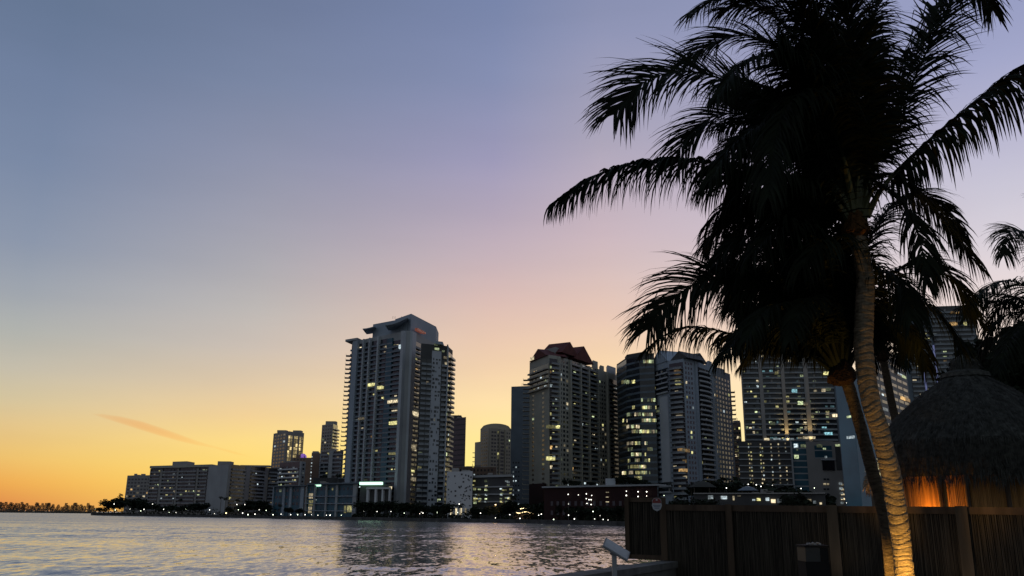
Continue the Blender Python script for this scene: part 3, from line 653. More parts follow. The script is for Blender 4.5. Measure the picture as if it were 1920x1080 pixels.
b = Bld('office_block', 'small dark block with warm lit corner squeezed between two towers', [P(1379, 640), P(1395, 640)], Z(1388, 792, 640), 'brown', 15, 'office block', 19)
b.windows(0, .1, .95, 3, fh=3.3, wf=.7, wh=1.6, lit=.5, litmats=['ly', 'lw']); b.done()

# --- wide tower behind the palms
b = Bld('apartment_tower', 'wide dark tower of long balcony rows behind the palm crowns', [P(1401, 552), P(1588, 545)], Z(1480, 640, 550), 'dark', 26, seed=20)
zr = b.z1; a_, d_, n_, L_ = b.frame(0)
zb = Z(1480, 826, 548)
for f0, f1 in ((.012, .185), (.215, .415), (.445, .65), (.685, .945)): b.balconies(0, f0, f1, z0=zb, z1=zr, fh=3.3, out=1.2, curve=.9, lit=.13, slab='slab', rail='rail', railh=.7, nw=5, litmats=['lw', 'ly', 'lc', 'lg', 'lt'])
b.pier(0, [(.0, .01), (.182, .22), (.412, .448), (.645, .69)], z0=zb - 1, out=1.6, mat='warmgrey'); b.pier(0, [(.95, 1)], z0=zb - 20, out=1.0, mat='slate')
b.lit(0, [(1543, 698, 12, 5), (1548, 728, 8, 5), (1540, 730, 6, 5), (1495, 753, 9, 6), (1506, 755, 7, 5), (1443, 792, 9, 5), (1547, 774, 6, 4), (1452, 698, 6, 4), (1484, 731, 9, 6), (1560, 777, 8, 5), (1545, 811, 14, 5), (1493, 804, 7, 5)], ['lg', 'ly', 'lw', 'lt'], 2.3)
b.lit(0, [(1432, 822, 9, 4), (1449, 822, 14, 3), (1467, 822, 20, 4), (1495, 820, 10, 3), (1505, 819, 22, 4)], ['lw', 'lc'], 2.4)
for f in (.431, .667):
    p = a_ + d_ * (f * L_) + n_ * 3.2
    l = bpy.data.lights.new('facade_uplight', 'SPOT'); l.energy = 26000; l.color = (1, .68, .25); l.spot_size = R(50); l.spot_blend = 1; l.shadow_soft_size = .3
    o = bpy.data.objects.new('facade_uplight', l); col.objects.link(o); o.location = (p.x, p.y, zb - 1.5); o.rotation_euler = Vector((0, -.16, -1)).to_track_quat('Z', 'Y').to_euler()
b.done()
# --- podium garage in front of it
D1 = 470
b = Bld('parking_garage', 'open parking garage with vertical columns of warm lights under the wide tower', [P(1388, D1), P(1520, D1 - 5)], Z(1450, 828, D1), 'dark', 30, 'parking garage', 21)
FH = (b.z1 - 4) / 12
mb = MB()
for k in range(12): b.fbox(mb, 0, 0, b.frame(0)[3] * .745, 4 + k * FH, 4 + k * FH + .5, 0, .8)
mb.build('floor_slabs', M['concrete'], b.root)
for cx, n, warm in ((1402, 2, 'ly'), (1424, 2, 'ly'), (1444, 1, 'lw'), (1458, 1, 'lw'), (1471, 1, 'lw')):
    for k in range(11):
        y0 = 831 + k * 7.35
        for j in range(n):
            if b.rng.random() < .88: b.lit(0, [(cx + k * .45 + j * 4 + b.rng.uniform(-.6, .6), y0 + b.rng.uniform(-1, 1), 1.9, 2.6)], ['lw', 'lw', 'lc', warm], .85)
b.pier(0, [(.745, .765), (.975, 1)], out=1.4, mat='concrete'); b.balconies(0, .84, .97, z1=b.z1 - 36, fh=FH, out=1.0, lit=.0); b.glaze(0, .77, .97, z0=b.z1 - 34, fh=FH, mat='tealglass', band='concrete', bandh=.7); b.lit(0, [(1489, 853, 8, 7), (1493, 842, 3, 3), (1501, 833, 10, 6), (1488, 832, 8, 7)], ['lg', 'lc'], .3)
b.done()
b = Bld('podium_block', 'grey podium block with a dark blank screen and a column of bright lamps', [P(1516, 462), P(1594, 462)], Z(1555, 828, 462), 'warmgrey', 25, 'podium', 22)
b.glaze(0, .20, .62, z0=Z(1550, 860, 462), z1=b.z1 - 2, fh=4, mat='tealglass', band='concrete', bandh=.6); s0, zt = b.spot(0, 1541, 863); s1, zb_ = b.spot(0, 1565, 882)
mb = MB(); b.fbox(mb, 0, s0, s1, zb_, zt, 0, .6); mb.build('screen', M['screen'], b.root); mb = MB(); b.fbox(mb, 0, s0 - .5, s1 + .3, zt + .02, zt + .6, 0, 1.2); mb.build('screen_ledge', M['pale'], b.root)
b.glaze(0, .70, .93, z0=Z(1575, 882, 462), z1=b.z1 - 1.5, mat='dark', band=None)
for k in range(5): b.lit(0, [(1573 + k * .8, 905 + k * 9, 4.5, 4)], 'lc', 1.0); b.lit(0, [(1544 + j * 6, 897 + k * 9.3, 4.2, 3) for j in range(2)] , 'lw' if k == 1 else 'glass', .3)
for k in range(4): b.lit(0, [(1577, 907 + k * 9, 10, 3)], 'lw', .25)
b.lit(0, [(1531, 833, 10, 6), (1566, 833, 12, 4), (1543, 840, 5, 3), (1546, 855, 4, 4)], ['lg', 'lc'], .3)
b.done()
# --- blue glass tower behind trunk, grey slab, blue-lit tower
b = Bld('office_tower', 'smooth blue glass tower half hidden behind the palm trunks', [P(1581, 400), P(1612, 392), P(1648, 400)], Z(1600, 700, 396), 'slate', 20, 'office tower', 23)
b.glaze(0, .05, 1, mat='blueglass', band=None, out=.1); b.glaze(1, 0, .98, mat='blueglass', band=None, out=.1)
b.lit(1, [(1612, 781, 8, 5), (1626, 780, 6, 5), (1616, 816, 8, 5), (1620, 880, 4, 5)], 'lc', .2); b.lit(0, [(1588, 818, 15, 5), (1588, 780, 8, 4)], ['lg', 'lc'], .2)
b.done()
b = Bld('office_tower', 'grey office slab with slanting rows of strip windows between trunk and hut', [P(1652, 415), P(1722, 470)], Z(1652, 640, 415), 'warmgrey', 20, 'office tower', 24)
b.pier(0, [(0, .03)], out=.6, mat='pale'); b.windows(0, .05, .98, 6, fh=3.7, wf=.8, wh=1.5, sill=1, lit=.02); b.lit(0, [(1688, 742, 8, 6), (1697, 745, 8, 6), (1660, 780, 8, 3)], 'lo', .2); b.lit(0, [(1682, 698, 8, 2), (1652, 728, 3, 3), (1653, 738, 3, 3)], 'lc', .2); b.done()
b = Bld('apartment_tower', 'distant tower with blue lit columns behind the thatched hut', [P(1712, 600), P(1868, 590)], Z(1800, 575, 595), 'slate', 25, seed=25)
zr = b.z1; zs = Z(1730, 655, 600)
b.balconies(0, .12, .27, z1=zs, fh=3.3, out=1.4, lit=.22, litmats=['lw', 'ly', 'lc']); b.balconies(0, .30, .42, z1=zr, fh=3.3, out=1.4, lit=.22, litmats=['lw', 'ly', 'lc']); b.balconies(0, .45, .97, z1=zr, fh=3.3, out=1.4, lit=.10, nw=6)
for f in (.285, .435): b.pier(0, [(f - .006, f + .006)], z0=40, z1=zs + 2, out=2.0, mat='bluepole', name='light_column')
b.lit(0, [(1781, 585, 8, 3), (1758, 586, 5, 2), (1792, 586, 5, 2), (1780, 606, 13, 5), (1806, 605, 5, 6)], ['lw', 'ly', 'lo'], 2)
b.done()

# --- low buildings along the bank
b = Bld('low_building', 'low teal glass building of three floors in front of the banded blocks', [P(515, 612), P(573, 590)], Z(545, 912, 600), 'tealglass', 20, 'low building', 30)
b.pier(0, [(.0, .03), (.33, .40), (.55, .62), (.9, 1)], out=.8, mat='greyblue'); b.windows(0, .05, .95, 8, fh=4.4, wf=.6, wh=1.8, lit=.10, litmats=['lc', 'lt', 'lg', 'lw']); b.shape('roof_slab', [P(512, 608), P(575, 586), (P(575, 586)[0], 608), (P(512, 608)[0], 630)], b.z1, b.z1 + .6, 'slate'); b.done()
b = Bld('low_building', 'wide low glass pavilion with white frames and a lit glass stairwell at its end', [P(577, 588), P(672, 556)], Z(620, 908, 570), 'tealglass', 20, 'low building', 31)
b.pier(0, [(.0, .02), (.17, .20), (.40, .43), (.60, .64), (.93, 1)], out=1.0, mat='concrete'); L_ = b.frame(0)[3]
mb = MB()
for z in (5.0, 9.6, 14.2): b.fbox(mb, 0, 0, L_, z, z + .5, 0, 1.3)
mb.build('floor_slabs', M['greyblue'], b.root)
b.lit(0, [(580, 925, 7, 10), (580, 938, 7, 10), (579, 950, 6, 12)], ['lw', 'ly'], .3); b.lit(0, [(646, 948, 4, 14), (652, 948, 7, 12), (658, 950, 4, 10)], 'ly', .3); b.lit(0, [(592, 909, 10, 3), (592, 936, 2, 2), (674, 912, 4, 2)], ['lc', 'neon'], .4)
b.shape('roof_slab', [P(576, 584), P(675, 552), (P(675, 552)[0], 578), (P(576, 584)[0], 608)], b.z1, b.z1 + .8, 'slate')
x, y = P(585, 590); b.block('roof_room', x, x + 36, y + 3, y + 14, b.z1 + .8, b.z1 + 5, 'dark'); b.windows(0, .04, .92, 12, fh=4.6, wf=.35, wh=1.6, lit=.03); b.done()
b = Bld('portico', 'white columned entrance portico under a green neon strip', [P(676, 540), P(735, 530)], Z(705, 908, 535), 'dark', 14, 'entrance portico', 32)
b.pier(0, [(.26, .33), (.52, .58), (.74, .79), (.96, 1)], z1=Z(705, 915, 535), out=1.6, mat='whitewall', name='column')
s0, z_ = b.spot(0, 678, 905); s1, z2 = b.spot(0, 718, 909); mb = MB(); b.fbox(mb, 0, s0, s1, z2, z_ + .3, 0, 2.2); mb.build('neon_strip', M['neon'], b.root)
s0, z_ = b.spot(0, 690, 914); s1, z2 = b.spot(0, 734, 917); mb = MB(); b.fbox(mb, 0, s0, s1, z2, z_, 0, 1.9); mb.build('lintel', M['whitewall'], b.root)
b.lit(0, [(736 - 6, 912, 5, 5)], 'lw', .4); b.done()
b = Bld('perforated_podium', 'pale podium wall pierced by scattered square holes', [P(838, 500), P(886, 490)], Z(862, 884, 495), 'whitewall', 20, 'podium', 33)
a_, d_, n_, L_ = b.frame(0)
for k in range(52):
    x0 = b.rng.uniform(.04, .93) * L_; z = b.rng.uniform(7, b.z1 - 2); b.pane(0, x0, x0 + b.rng.choice((.5, .8, 1.1)), z, z + b.rng.choice((.5, .9)), 'glass', .08, False)
b.pier(0, [(.0, .005)], out=.2); b.lit(0, [(845 + j * 9, 953, 3.0, 12) for j in range(5)], 'lw', .2); b.done()
b = Bld('parking_garage', 'open parking garage with a grid of cold lights beside the pale pierced wall', [P(885, 500), P(962, 480)], Z(920, 890, 490), 'dark', 25, 'parking garage', 34)
a_, d_, n_, L_ = b.frame(0); mb = MB()
for z in (6.5, 10.5, 14.5, 18.5, b.z1 - 1.4): b.fbox(mb, 0, 0, L_, z, z + (1.2 if z > 20 else .7), 0, 1.0)
mb.build('floor_slabs', M['concrete'], b.root)
for k in range(46):
    px = b.rng.choice((887, 890, 893, 899, 911, 940, 944, 949, 953, 957)) + b.rng.uniform(-1, 1); b.lit(0, [(px, b.rng.choice((901, 909, 917, 925, 933, 940)) + b.rng.uniform(-2, 2), b.rng.uniform(1.6, 3.2), b.rng.uniform(1.8, 3))], ['lg', 'lc', 'ly'], 1.1)
b.done()
b = Bld('low_building', 'flat reddish brown roofed hall behind the pale pierced wall', [P(842, 620), P(930, 610)], Z(880, 876, 615), 'brown', 20, 'low building', 35); b.windows(0, .05, .95, 12, z0=b.z1 - 7, z1=b.z1, fh=3.2, wf=.4, lit=.08); b.done()
b = Bld('restaurant', 'dark red low building with a pale roof edge and round wall lamps', [P(1020, 415), P(1232, 370)], Z(1130, 913, 392), 'red', 25, 'low building', 36)
a_, d_, n_, L_ = b.frame(0); mb = MB(); b.fbox(mb, 0, -.5, L_ + .5, b.z1, b.z1 + .7, -6, 1.0); mb.build('roof_edge', M['concrete'], b.root)
b.windows(0, .05, .95, 16, z0=3, z1=b.z1 - 2, fh=4.2, wf=.4, wh=2, lit=.0)
for px, py in ((1067, 927), (1086, 928), (1101, 926), (1111, 929), (1101, 935), (1106, 937), (1110, 937), (1102, 944), (1110, 946), (1176, 921), (1176, 929), (1198, 922), (1198, 931), (1214, 922), (1214, 930)):
    s0, z = b.spot(0, px, py); p = a_ + d_ * s0 + n_ * .6; mb = MB(); mb.ball((p.x, p.y, z), b.rng.uniform(.16, .27), 8, 5); mb.build('wall_lamp', M['bulb'], b.root)
for k in range(3): s0, z = b.spot(0, 1137, 922.5 + k * 9); mb = MB(); b.fbox(mb, 0, s0, s0 + 1.4, z - .25, z, 0, .5); mb.build('wall_lamp', M['lw'], b.root)
p = on(0, .58); b.shape('roof_box', [(p.x, p.y), (p.x + 4, p.y), (p.x + 4, p.y + 4), (p.x, p.y + 4)], b.z1 + .7, b.z1 + 3.6, 'pale'); b.done()
b = Bld('low_building', 'low pale building with bright signs just above the reed fence', [P(1300, 322), P(1410, 312), P(1545, 300)], Z(1400, 926, 312), 'dark', 20, 'low building', 37)
for e in (0, 1): mb = MB(); a_, d_, n_, L_ = b.frame(e); b.fbox(mb, e, 0, L_, b.z1, b.z1 + .4, -.3, .8); mb.build('roof_edge', M['warmgrey'], b.root)
b.lit(0, [(1328, 929, 9, 7), (1352, 930, 11, 6), (1374, 930, 3, 8), (1383, 929, 6, 2)], ['lc', 'lw'], .4); b.lit(1, [(1411, 936, 5, 3), (1419, 934, 7, 5), (1436, 933, 6, 6), (1446, 936, 8, 7), (1457, 935, 11, 8), (1471, 943, 7, 4), (1515, 936, 6, 4), (1525, 939, 5, 7), (1541 - 4, 942, 4, 4)], ['ly', 'lw', 'lc'], .4); b.done()

# ------------------------------------------------------------------ trees of the far bank (built once, then copied)
def crown_mesh(name, seed, n=620, leaf=.5, mats='leaf', rx=3.6, rz=2.4, lobes=9):
    rg = random.Random(seed); mb = MB()
    L = [(rg.uniform(-rx * .62, rx * .62), rg.uniform(-rx * .5, rx * .5), rg.uniform(-rz * .45, rz * .5), rg.uniform(.34, .58)) for _ in range(lobes)]
    for k in range(n):
        x, y, z, r = rg.choice(L)
        v = Vector((rg.gauss(0, 1), rg.gauss(0, 1), rg.gauss(0, 1))).normalized() * (rg.random() ** .4)
        c_ = Vector((x + v.x * rx * r, y + v.y * rx * r, z + v.z * rz * r * 1.15))
        a = Vector((rg.gauss(0, 1), rg.gauss(0, 1), rg.gauss(0, .6))).normalized(); bb = a.cross(Vector((rg.gauss(0, 1), rg.gauss(0, 1), rg.gauss(0, 1)))).normalized()
        s = leaf * rg.uniform(.5, 1.3); mb.face([c_ - a * s, c_ - bb * s * .55, c_ + a * s, c_ + bb * s * .55])
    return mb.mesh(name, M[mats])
def trunk_mesh(name, seed, h=4.5):
    rg = random.Random(seed); mb = MB()
    mb.tube([(0, 0, 0), (.1, 0, h * .4), (0, .1, h * .75)], [.28, .22, .16], 7)
    for k in range(4):
        a = k * 1.6 + rg.random(); mb.tube([(.05, .05, h * .55), (math.cos(a) * .9, math.sin(a) * .9, h * .85), (math.cos(a) * 1.7, math.sin(a) * 1.7, h * 1.15)], [.14, .1, .04], 5)
    return mb.mesh(name, M['bark'])
BUSH = [(crown_mesh('crown', 40 + k), trunk_mesh('trunk', 40 + k)) for k in range(4)]
WARMBUSH = [(crown_mesh('crown', 60, mats='leafwarm'), trunk_mesh('trunk', 60))]
def small_palm_meshes(seed):
    rg = random.Random(seed); mb = MB(); h = 1.0
    for k in range(17):
        a = 2 * math.pi * k / 17 + rg.uniform(-.2, .2); el = rg.uniform(.05, 1.2); L = rg.uniform(1.9, 2.6)
        o = Vector((math.cos(a), math.sin(a), 0)); side = Vector((-math.sin(a), math.cos(a), 0)); p = Vector((0, 0, 0)); ang = el; N = 9; prev = None
        for i in range(N):
            d = o * math.cos(ang) + Vector((0, 0, math.sin(ang))); q = p + d * (L / N); ang -= .24
            if i > 1:
                ll = .75 * math.sin(math.pi * (.2 + .7 * i / N))
                for s_ in (-1, 1):
                    for j in (0, .5):
                        b0 = p.lerp(q, j); tip = b0 + side * s_ * ll * .75 + d * ll * .4 + Vector((0, 0, -ll * .55)); mb.face([b0 - d * .07, tip, b0 + d * .07])
            mb.face([p - side * .04, q - side * .03, q + side * .03, p + side * .04]); p = q
    cm = mb.mesh('crown', M['leaf']); mt = MB(); mt.tube([(0, 0, 0), (.15, .05, .5), (.05, 0, 1)], [.2, .15, .13], 7); return cm, mt.mesh('trunk', M['bark'])
SPALM = [small_palm_meshes(80 + k) for k in range(3)]
def put_tree(name, meshes, loc, label, cat, group, trunk_h, crown_s, palm, rz):
    r = empty(name, loc, label, cat, group); r.rotation_euler = (0, 0, rz)
    cm, tm = meshes
    t = bpy.data.objects.new('trunk', tm); c_ = bpy.data.objects.new('crown', cm)
    for o in (t, c_): col.objects.link(o); o.parent = r
    if palm: t.scale = (1, 1, trunk_h); c_.location = (.05, 0, trunk_h); c_.scale = (crown_s,) * 3
    else: t.scale = (crown_s, crown_s, crown_s); c_.location = (0, 0, crown_s * 4.7); c_.scale = (crown_s * 1.45, crown_s * 1.45, crown_s * 1.12)
    return r
# picture x, height of the top, distance behind the shore line, kind; sections of the bank give each its label
SECT = [('below the low apartment blocks', 505, [(184, 951, 8, 'b'), (193, 953, 10, 'b'), (203, 938, 16, 'b'), (214, 933, 22, 'b'), (222, 924, 26, 'p'), (228, 936, 24, 'b'), (238, 927, 30, 'p'), (250, 938, 26, 'b'), (262, 934, 28, 'b'), (274, 941, 20, 'b'), (290, 944, 22, 'b'), (304, 948, 20, 'b'), (320, 946, 20, 'b'), (336, 933, 22, 'p'), (340, 946, 20, 'b'), (362, 943, 20, 'b'), (378, 942, 20, 'b'), (412, 929, 16, 'p'), (421, 931, 16, 'p'), (443, 933, 14, 'p'), (430, 950, 14, 'b'), (460, 941, 18, 'b'), (476, 937, 22, 'b'), (490, 939, 22, 'b'), (503, 946, 18, 'b')]),
        ('in front of the low teal glass buildings', 675, [(540, 951, 10, 'b'), (562, 953, 10, 'b'), (524, 943, 14, 'p')]),
        ('at the foot of the tallest towers', 845, [(682, 941, 18, 'b'), (697, 940, 20, 'b'), (713, 945, 16, 'b'), (727, 939, 20, 'b'), (741, 941, 20, 'b'), (756, 943, 16, 'b'), (770, 942, 18, 'b'), (783, 947, 14, 'b'), (797, 946, 16, 'b'), (812, 947, 14, 'b'), (826, 947, 14, 'b'), (838, 944, 18, 'b'), (846, 942, 12, 'p')]),
        ('in front of the garage and pierced wall', 1005, [(853, 943, 12, 'p'), (864, 942, 12, 'p'), (894, 950, 14, 'b'), (909, 951, 12, 'b'), (927, 948, 14, 'w'), (944, 945, 18, 'b'), (957, 938, 20, 'b'), (963, 927, 22, 'p'), (975, 943, 24, 'b'), (988, 944, 26, 'b')]),
        ('in front of the dark red building', 1180, [(1010, 940, 20, 'b'), (1022, 945, 18, 'b'), (1040, 943, 20, 'b'), (1058, 946, 18, 'b'), (1078, 949, 14, 'b'), (1096, 952, 12, 'b'), (1118, 950, 12, 'b'), (1138, 949, 12, 'b'), (1156, 951, 12, 'b'), (1170, 948, 12, 'b')])]
for phrase, _, items in SECT:
    cnt = {}
    for px, pt, dd, k in sorted(items):
        D = shore_d(px) + dd; g = at(px, 965, D); h = Z(px, pt, D) - LANDZ
        cnt[k] = cnt.get(k, 0) + 1; o_ = ORD[cnt[k] - 1]
        if k == 'p': put_tree('palm_tree', SPALM[RND.randrange(3)], (g.x, g.y, LANDZ), f'{o_} small dark palm counted along the bank {phrase}', 'palm tree', 'small palms on the far bank', h - 1.4, RND.uniform(.9, 1.25), True, RND.uniform(0, 6))
        elif k == 'b': put_tree('broadleaf_tree', BUSH[RND.randrange(4)], (g.x, g.y, LANDZ), f'{o_} dark bushy tree counted along the bank {phrase}', 'tree', 'bushy trees on the far bank', h, h / 6.9, False, RND.uniform(0, 6))
        else: put_tree('broadleaf_tree', WARMBUSH[0], (g.x, g.y, LANDZ), 'small round tree glowing orange in lamplight before the garage', 'tree', None, h, h / 6.9, False, 1)
rg = random.Random(15); mb = MB()
for k in range(3600):
    px = rg.choice((rg.uniform(182, 520), rg.uniform(660, 900), rg.uniform(930, 1175))); D = shore_d(px) + rg.uniform(8, 22); g = at(px, 965, D)
    z = LANDZ + rg.random() ** 1.5 * (3.6 + 1.6 * math.sin(px * .13)); s_ = rg.uniform(.35, .9); a = rg.uniform(0, 6)
    mb.face([(g.x - s_ * math.cos(a), g.y - s_ * math.sin(a), z), (g.x + .1, g.y, z + s_ * .7), (g.x + s_ * math.cos(a), g.y + s_ * math.sin(a), z + .1), (g.x, g.y, z - s_ * .5)])
tag(mb.build('shrubbery', M['leaf']), 'dark low shrubbery lining the promenade of the far bank', 'shrubbery', kind='stuff')
# roof garden trees
roof_items = [(1065, 898, 400, 'b', 915), (1083, 901, 398, 'b', 914), (1112, 902, 392, 'b', 914), (1160, 894, 385, 'b', 914), (1176, 891, 383, 'b', 914), (1194, 894, 381, 'b', 914), (1210, 898, 378, 'b', 914), (1222, 902, 376, 'b', 914)]
for i, (px, pt, D, k, pb) in enumerate(roof_items):
    g = at(px, pb, D); h = Z(px, pt, D) - g.z; put_tree('broadleaf_tree', BUSH[i % 4], (g.x, g.y + 6, g.z), f'{ORD[i]} round tree from the left on the roof of the dark red building', 'tree', 'roof garden trees', h, h / 6.9, False, i)
for i, (px, pt, D, pb, wh) in enumerate([(655, 888, 575, 908, 'teal pavilion'), (662, 890, 575, 908, 'teal pavilion'), (609, 889, 585, 906, 'teal pavilion'), (634, 888, 580, 907, 'teal pavilion'), (645, 890, 578, 907, 'teal pavilion'), (671, 891, 572, 908, 'teal pavilion')]):
    g = at(px, pb, D); put_tree('palm_tree', SPALM[i % 3], (g.x, g.y, g.z), f'{ORD[i]} potted roof palm listed above the wide low glass pavilion', 'palm tree', 'roof palms', Z(px, pt, D) - g.z - 1, 1.2, True, i)
# trees and thatched shelters above the fence line
for i, (px, pt, D) in enumerate([(1338, 902, 335), (1352, 898, 338), (1366, 901, 336), (1378, 908, 334), (1448, 908, 325), (1462, 912, 322), (1478, 916, 320), (1500, 921, 316), (1520, 923, 312), (1538, 926, 310), (1492, 925, 300), (1335, 935, 306), (1292, 935, 310), (1276, 938, 312)]):
    g = at(px, 960, D); h = Z(px, pt, D) - LANDZ; put_tree('broadleaf_tree', BUSH[i % 4], (g.x, g.y, LANDZ), f'{ORD[i]} dark tree listed behind and above the reed fence top', 'tree', 'trees behind the fence', h, h / 6.9, False, i * 1.3)
for px, pt, pe, D, wpx, lab in ((1320, 901, 914, 330, 27, 'dark thatched shelter roof under the grey blue gabled tower'), (1405, 911, 920, 322, 20, 'small grey tent roof under the garage lights')):
    g = at(px, 960, D); r = empty('shelter', (g.x, g.y, LANDZ), lab, 'shelter'); zt, ze = Z(px, pt, D), Z(px, pe, D); w_ = wpx / FPX * D; n = 10
    mb = MB()
    ring = [(g.x + w_ * math.cos(2 * math.pi * k / n), g.y + w_ * math.sin(2 * math.pi * k / n), ze) for k in range(n)]; mid = [(g.x + w_ * .45 * math.cos(2 * math.pi * k / n), g.y + w_ * .45 * math.sin(2 * math.pi * k / n), ze + (zt - ze) * .7) for k in range(n)]
    for k in range(n): j = (k + 1) % n; mb.face([ring[k], ring[j], mid[j], mid[k]]); mb.face([mid[k], mid[j], (g.x, g.y, zt)])
    mb.face(ring[::-1]); mb.build('roof', M['thatch' if wpx > 22 else 'slate'], r)
    for k in range(0, n, 2): p = ring[k]; mb = MB(); mb.tube([(g.x + (p[0] - g.x) * .85, g.y + (p[1] - g.y) * .85, LANDZ), (g.x + (p[0] - g.x) * .85, g.y + (p[1] - g.y) * .85, ze + .3)], .15, 6); mb.build('post', M['bark'], r)
# far island pines
PINES = []
for k in range(4):
    rg = random.Random(90 + k); mb = MB()
    for q in range(480):
        t = rg.random(); r_ = (1.1 - t) * 3.0 + .5; a = rg.uniform(0, 6.28); rr_ = r_ * rg.random() ** .5
        c_ = Vector((math.cos(a) * rr_, math.sin(a) * rr_, 3.5 + t * 13)); d = Vector((math.cos(a), math.sin(a), rg.uniform(.2, 1.3))).normalized(); s_ = d.cross(Vector((rg.gauss(0, 1), rg.gauss(0, 1), .3))).normalized(); l = rg.uniform(.6, 1.7)
        mb.face([c_ - s_ * .28, c_ + d * l, c_ + s_ * .28])
    cm = mb.mesh('crown', M['pine']); mb = MB(); mb.tube([(0, 0, 0), (.2, 0, 7), (0, .2, 15)], [.35, .22, .07], 6); PINES.append((cm, mb.mesh('trunk', M['bark'])))
for k in range(46):
    px = -12 + k * 4.15 + RND.uniform(-2, 2); D = RND.uniform(1470, 1540); g = at(px, 958, D)
    s_ = RND.uniform(.62, .96) * (.8 if 105 < px < 118 or 60 < px < 66 else 1)
    r = empty('pine_tree', (g.x, g.y, 1.3), 'hazy feathery pine in the tree line of the far island', 'tree', 'pines on the far island'); r.rotation_euler = (0, 0, RND.uniform(0, 6)); r.scale = (s_ * 1.45, s_ * 1.45, s_)
    for nm, me in zip(('crown', 'trunk'), PINES[k % 4]): o = bpy.data.objects.new(nm, me); col.objects.link(o); o.parent = r
    r.rotation_euler = (0, 0, RND.uniform(0, 6))
mb = MB(); rg = random.Random(5)
for k in range(1500):
    px = rg.uniform(-15, 180); g = at(px, 958, rg.uniform(1450, 1530)); s_ = rg.uniform(.6, 1.6); z = 1.4 + abs(rg.gauss(0, 1.9)); a = rg.uniform(0, 6)
    mb.face([(g.x - s_ * math.cos(a), g.y - s_ * math.sin(a), z), (g.x, g.y, z + s_ * .9), (g.x + s_ * math.cos(a), g.y + s_ * math.sin(a), z), (g.x, g.y, z - s_ * .5)])
tag(mb.build('island_undergrowth', M['pine']), 'low scrub along the far island shore', 'undergrowth', kind='stuff')

# ------------------------------------------------------------------ lamps of the far bank
LAMPS = [('along the promenade below the low apartment blocks', [(179, 955), (196, 955), (214, 945), (216, 956), (244, 955), (264, 958), (270, 955), (286, 945), (307, 955), (317, 961), (330, 961), (349, 955), (393, 956), (402, 963), (444, 946), (447, 956), (459, 946), (486, 956), (499, 957)], 14),
         ('in the low row before the teal glass buildings', [(455, 962), (465, 965), (478, 964), (512, 965), (527, 964), (545, 965), (558, 965), (572, 965), (584, 965), (596, 966), (612, 966), (619, 966), (640, 966)], 5),
         ('under the trees at the tallest towers', [(682, 959), (707, 959), (733, 959), (744, 961), (758, 962), (787, 963), (790, 960), (793, 962), (820, 961), (858, 961), (861, 945)], 10),
         ('before the garage and the pale pierced wall', [(901, 962), (929, 971), (956, 965), (975, 972), (1010, 966), (1015, 964), (1023, 966)], 8),
         ('along the bank before the dark red building', [(1038, 974), (1066, 945), (1066, 966), (1077, 973), (1081, 959), (1112, 959), (1115, 973), (1125, 967), (1131, 974), (1140, 975)], 6),
         ('behind the top of the reed fence', [(1245, 929), (1247, 938), (1350, 914), (1362, 915), (1334, 944), (1377, 945), (1403, 908), (1418, 909), (1427, 912), (1448, 910), (1502, 916), (1518, 938), (1527, 915), (1474, 945), (1497, 947), (1587, 943)], 10)]
for phrase, pts, dd in LAMPS:
    for i, (px, py) in enumerate(sorted(pts)):
        D = shore_d(px) + dd; p = at(px, py, D)
        r = empty('street_lamp', (p.x, p.y, LANDZ), f'{ORD[i]} white street lamp from the left {phrase}', 'street lamp', 'white lamps on the far bank')
        rad = min(.00048 * D * RND.uniform(.6, 1.3), .34)
        mb = MB(); mb.ball(p, rad, 8, 6); mb.build('lamp_globe', M['bulb' if RND.random() < .75 else 'bulbgreen'], r)
        mb = MB(); mb.tube([(p.x, p.y, LANDZ - .3), (p.x, p.y, p.z - rad * .8)], .07, 6); mb.build('post', M['metal'], r)
for px, py, D0_, lab in ((424, 962, 640, 'small orange lamp on the promenade below the blank pale end wall'), (929, 947, 452, 'warm lamp standing above the orange lit tree')):
    p = at(px, py, D0_); r = empty('street_lamp', (p.x, p.y, LANDZ), lab, 'street lamp'); mb = MB(); mb.ball(p, .36, 8, 6); mb.build('lamp_globe', M['bulbwarm'], r); mb = MB(); mb.tube([(p.x, p.y, LANDZ), (p.x, p.y, p.z - .2)], .08, 6); mb.build('post', M['metal'], r)
    l = bpy.data.lights.new('lamp_light', 'POINT'); l.energy = 900 if px > 500 else 150; l.color = (1, .5, .12); l.shadow_soft_size = .4; o = bpy.data.objects.new('lamp_light', l); col.objects.link(o); o.location = (p.x, p.y - 1.5, p.z - .5)
# string lights on the little waterside bar
g = at(985, 970, 440); r = empty('waterside_bar', (g.x, g.y, LANDZ), 'small waterside bar outlined by warm string lights', 'bar')
mb = MB(); mb.box(g.x - 6, g.x + 6, g.y + 1, g.y + 6, LANDZ, LANDZ + 3); mb.build('wall', M['brown'], r)
mb = MB(); z0 = LANDZ + 3
for s_ in (-1, 1): mb.face([(g.x - 7, g.y, z0), (g.x + 7, g.y, z0), (g.x + 2.5, g.y + 3.5, z0 + 2.2), (g.x - 2.5, g.y + 3.5, z0 + 2.2)] if s_ < 0 else [(g.x + 7, g.y + 7, z0), (g.x - 7, g.y + 7, z0), (g.x - 2.5, g.y + 3.5, z0 + 2.2), (g.x + 2.5, g.y + 3.5, z0 + 2.2)])
mb.face([(g.x - 7, g.y + 7, z0), (g.x - 7, g.y, z0), (g.x - 2.5, g.y + 3.5, z0 + 2.2)]); mb.face([(g.x + 7, g.y, z0), (g.x + 7, g.y + 7, z0), (g.x + 2.5, g.y + 3.5, z0 + 2.2)]); mb.build('roof', M['thatch'], r)
mb = MB()
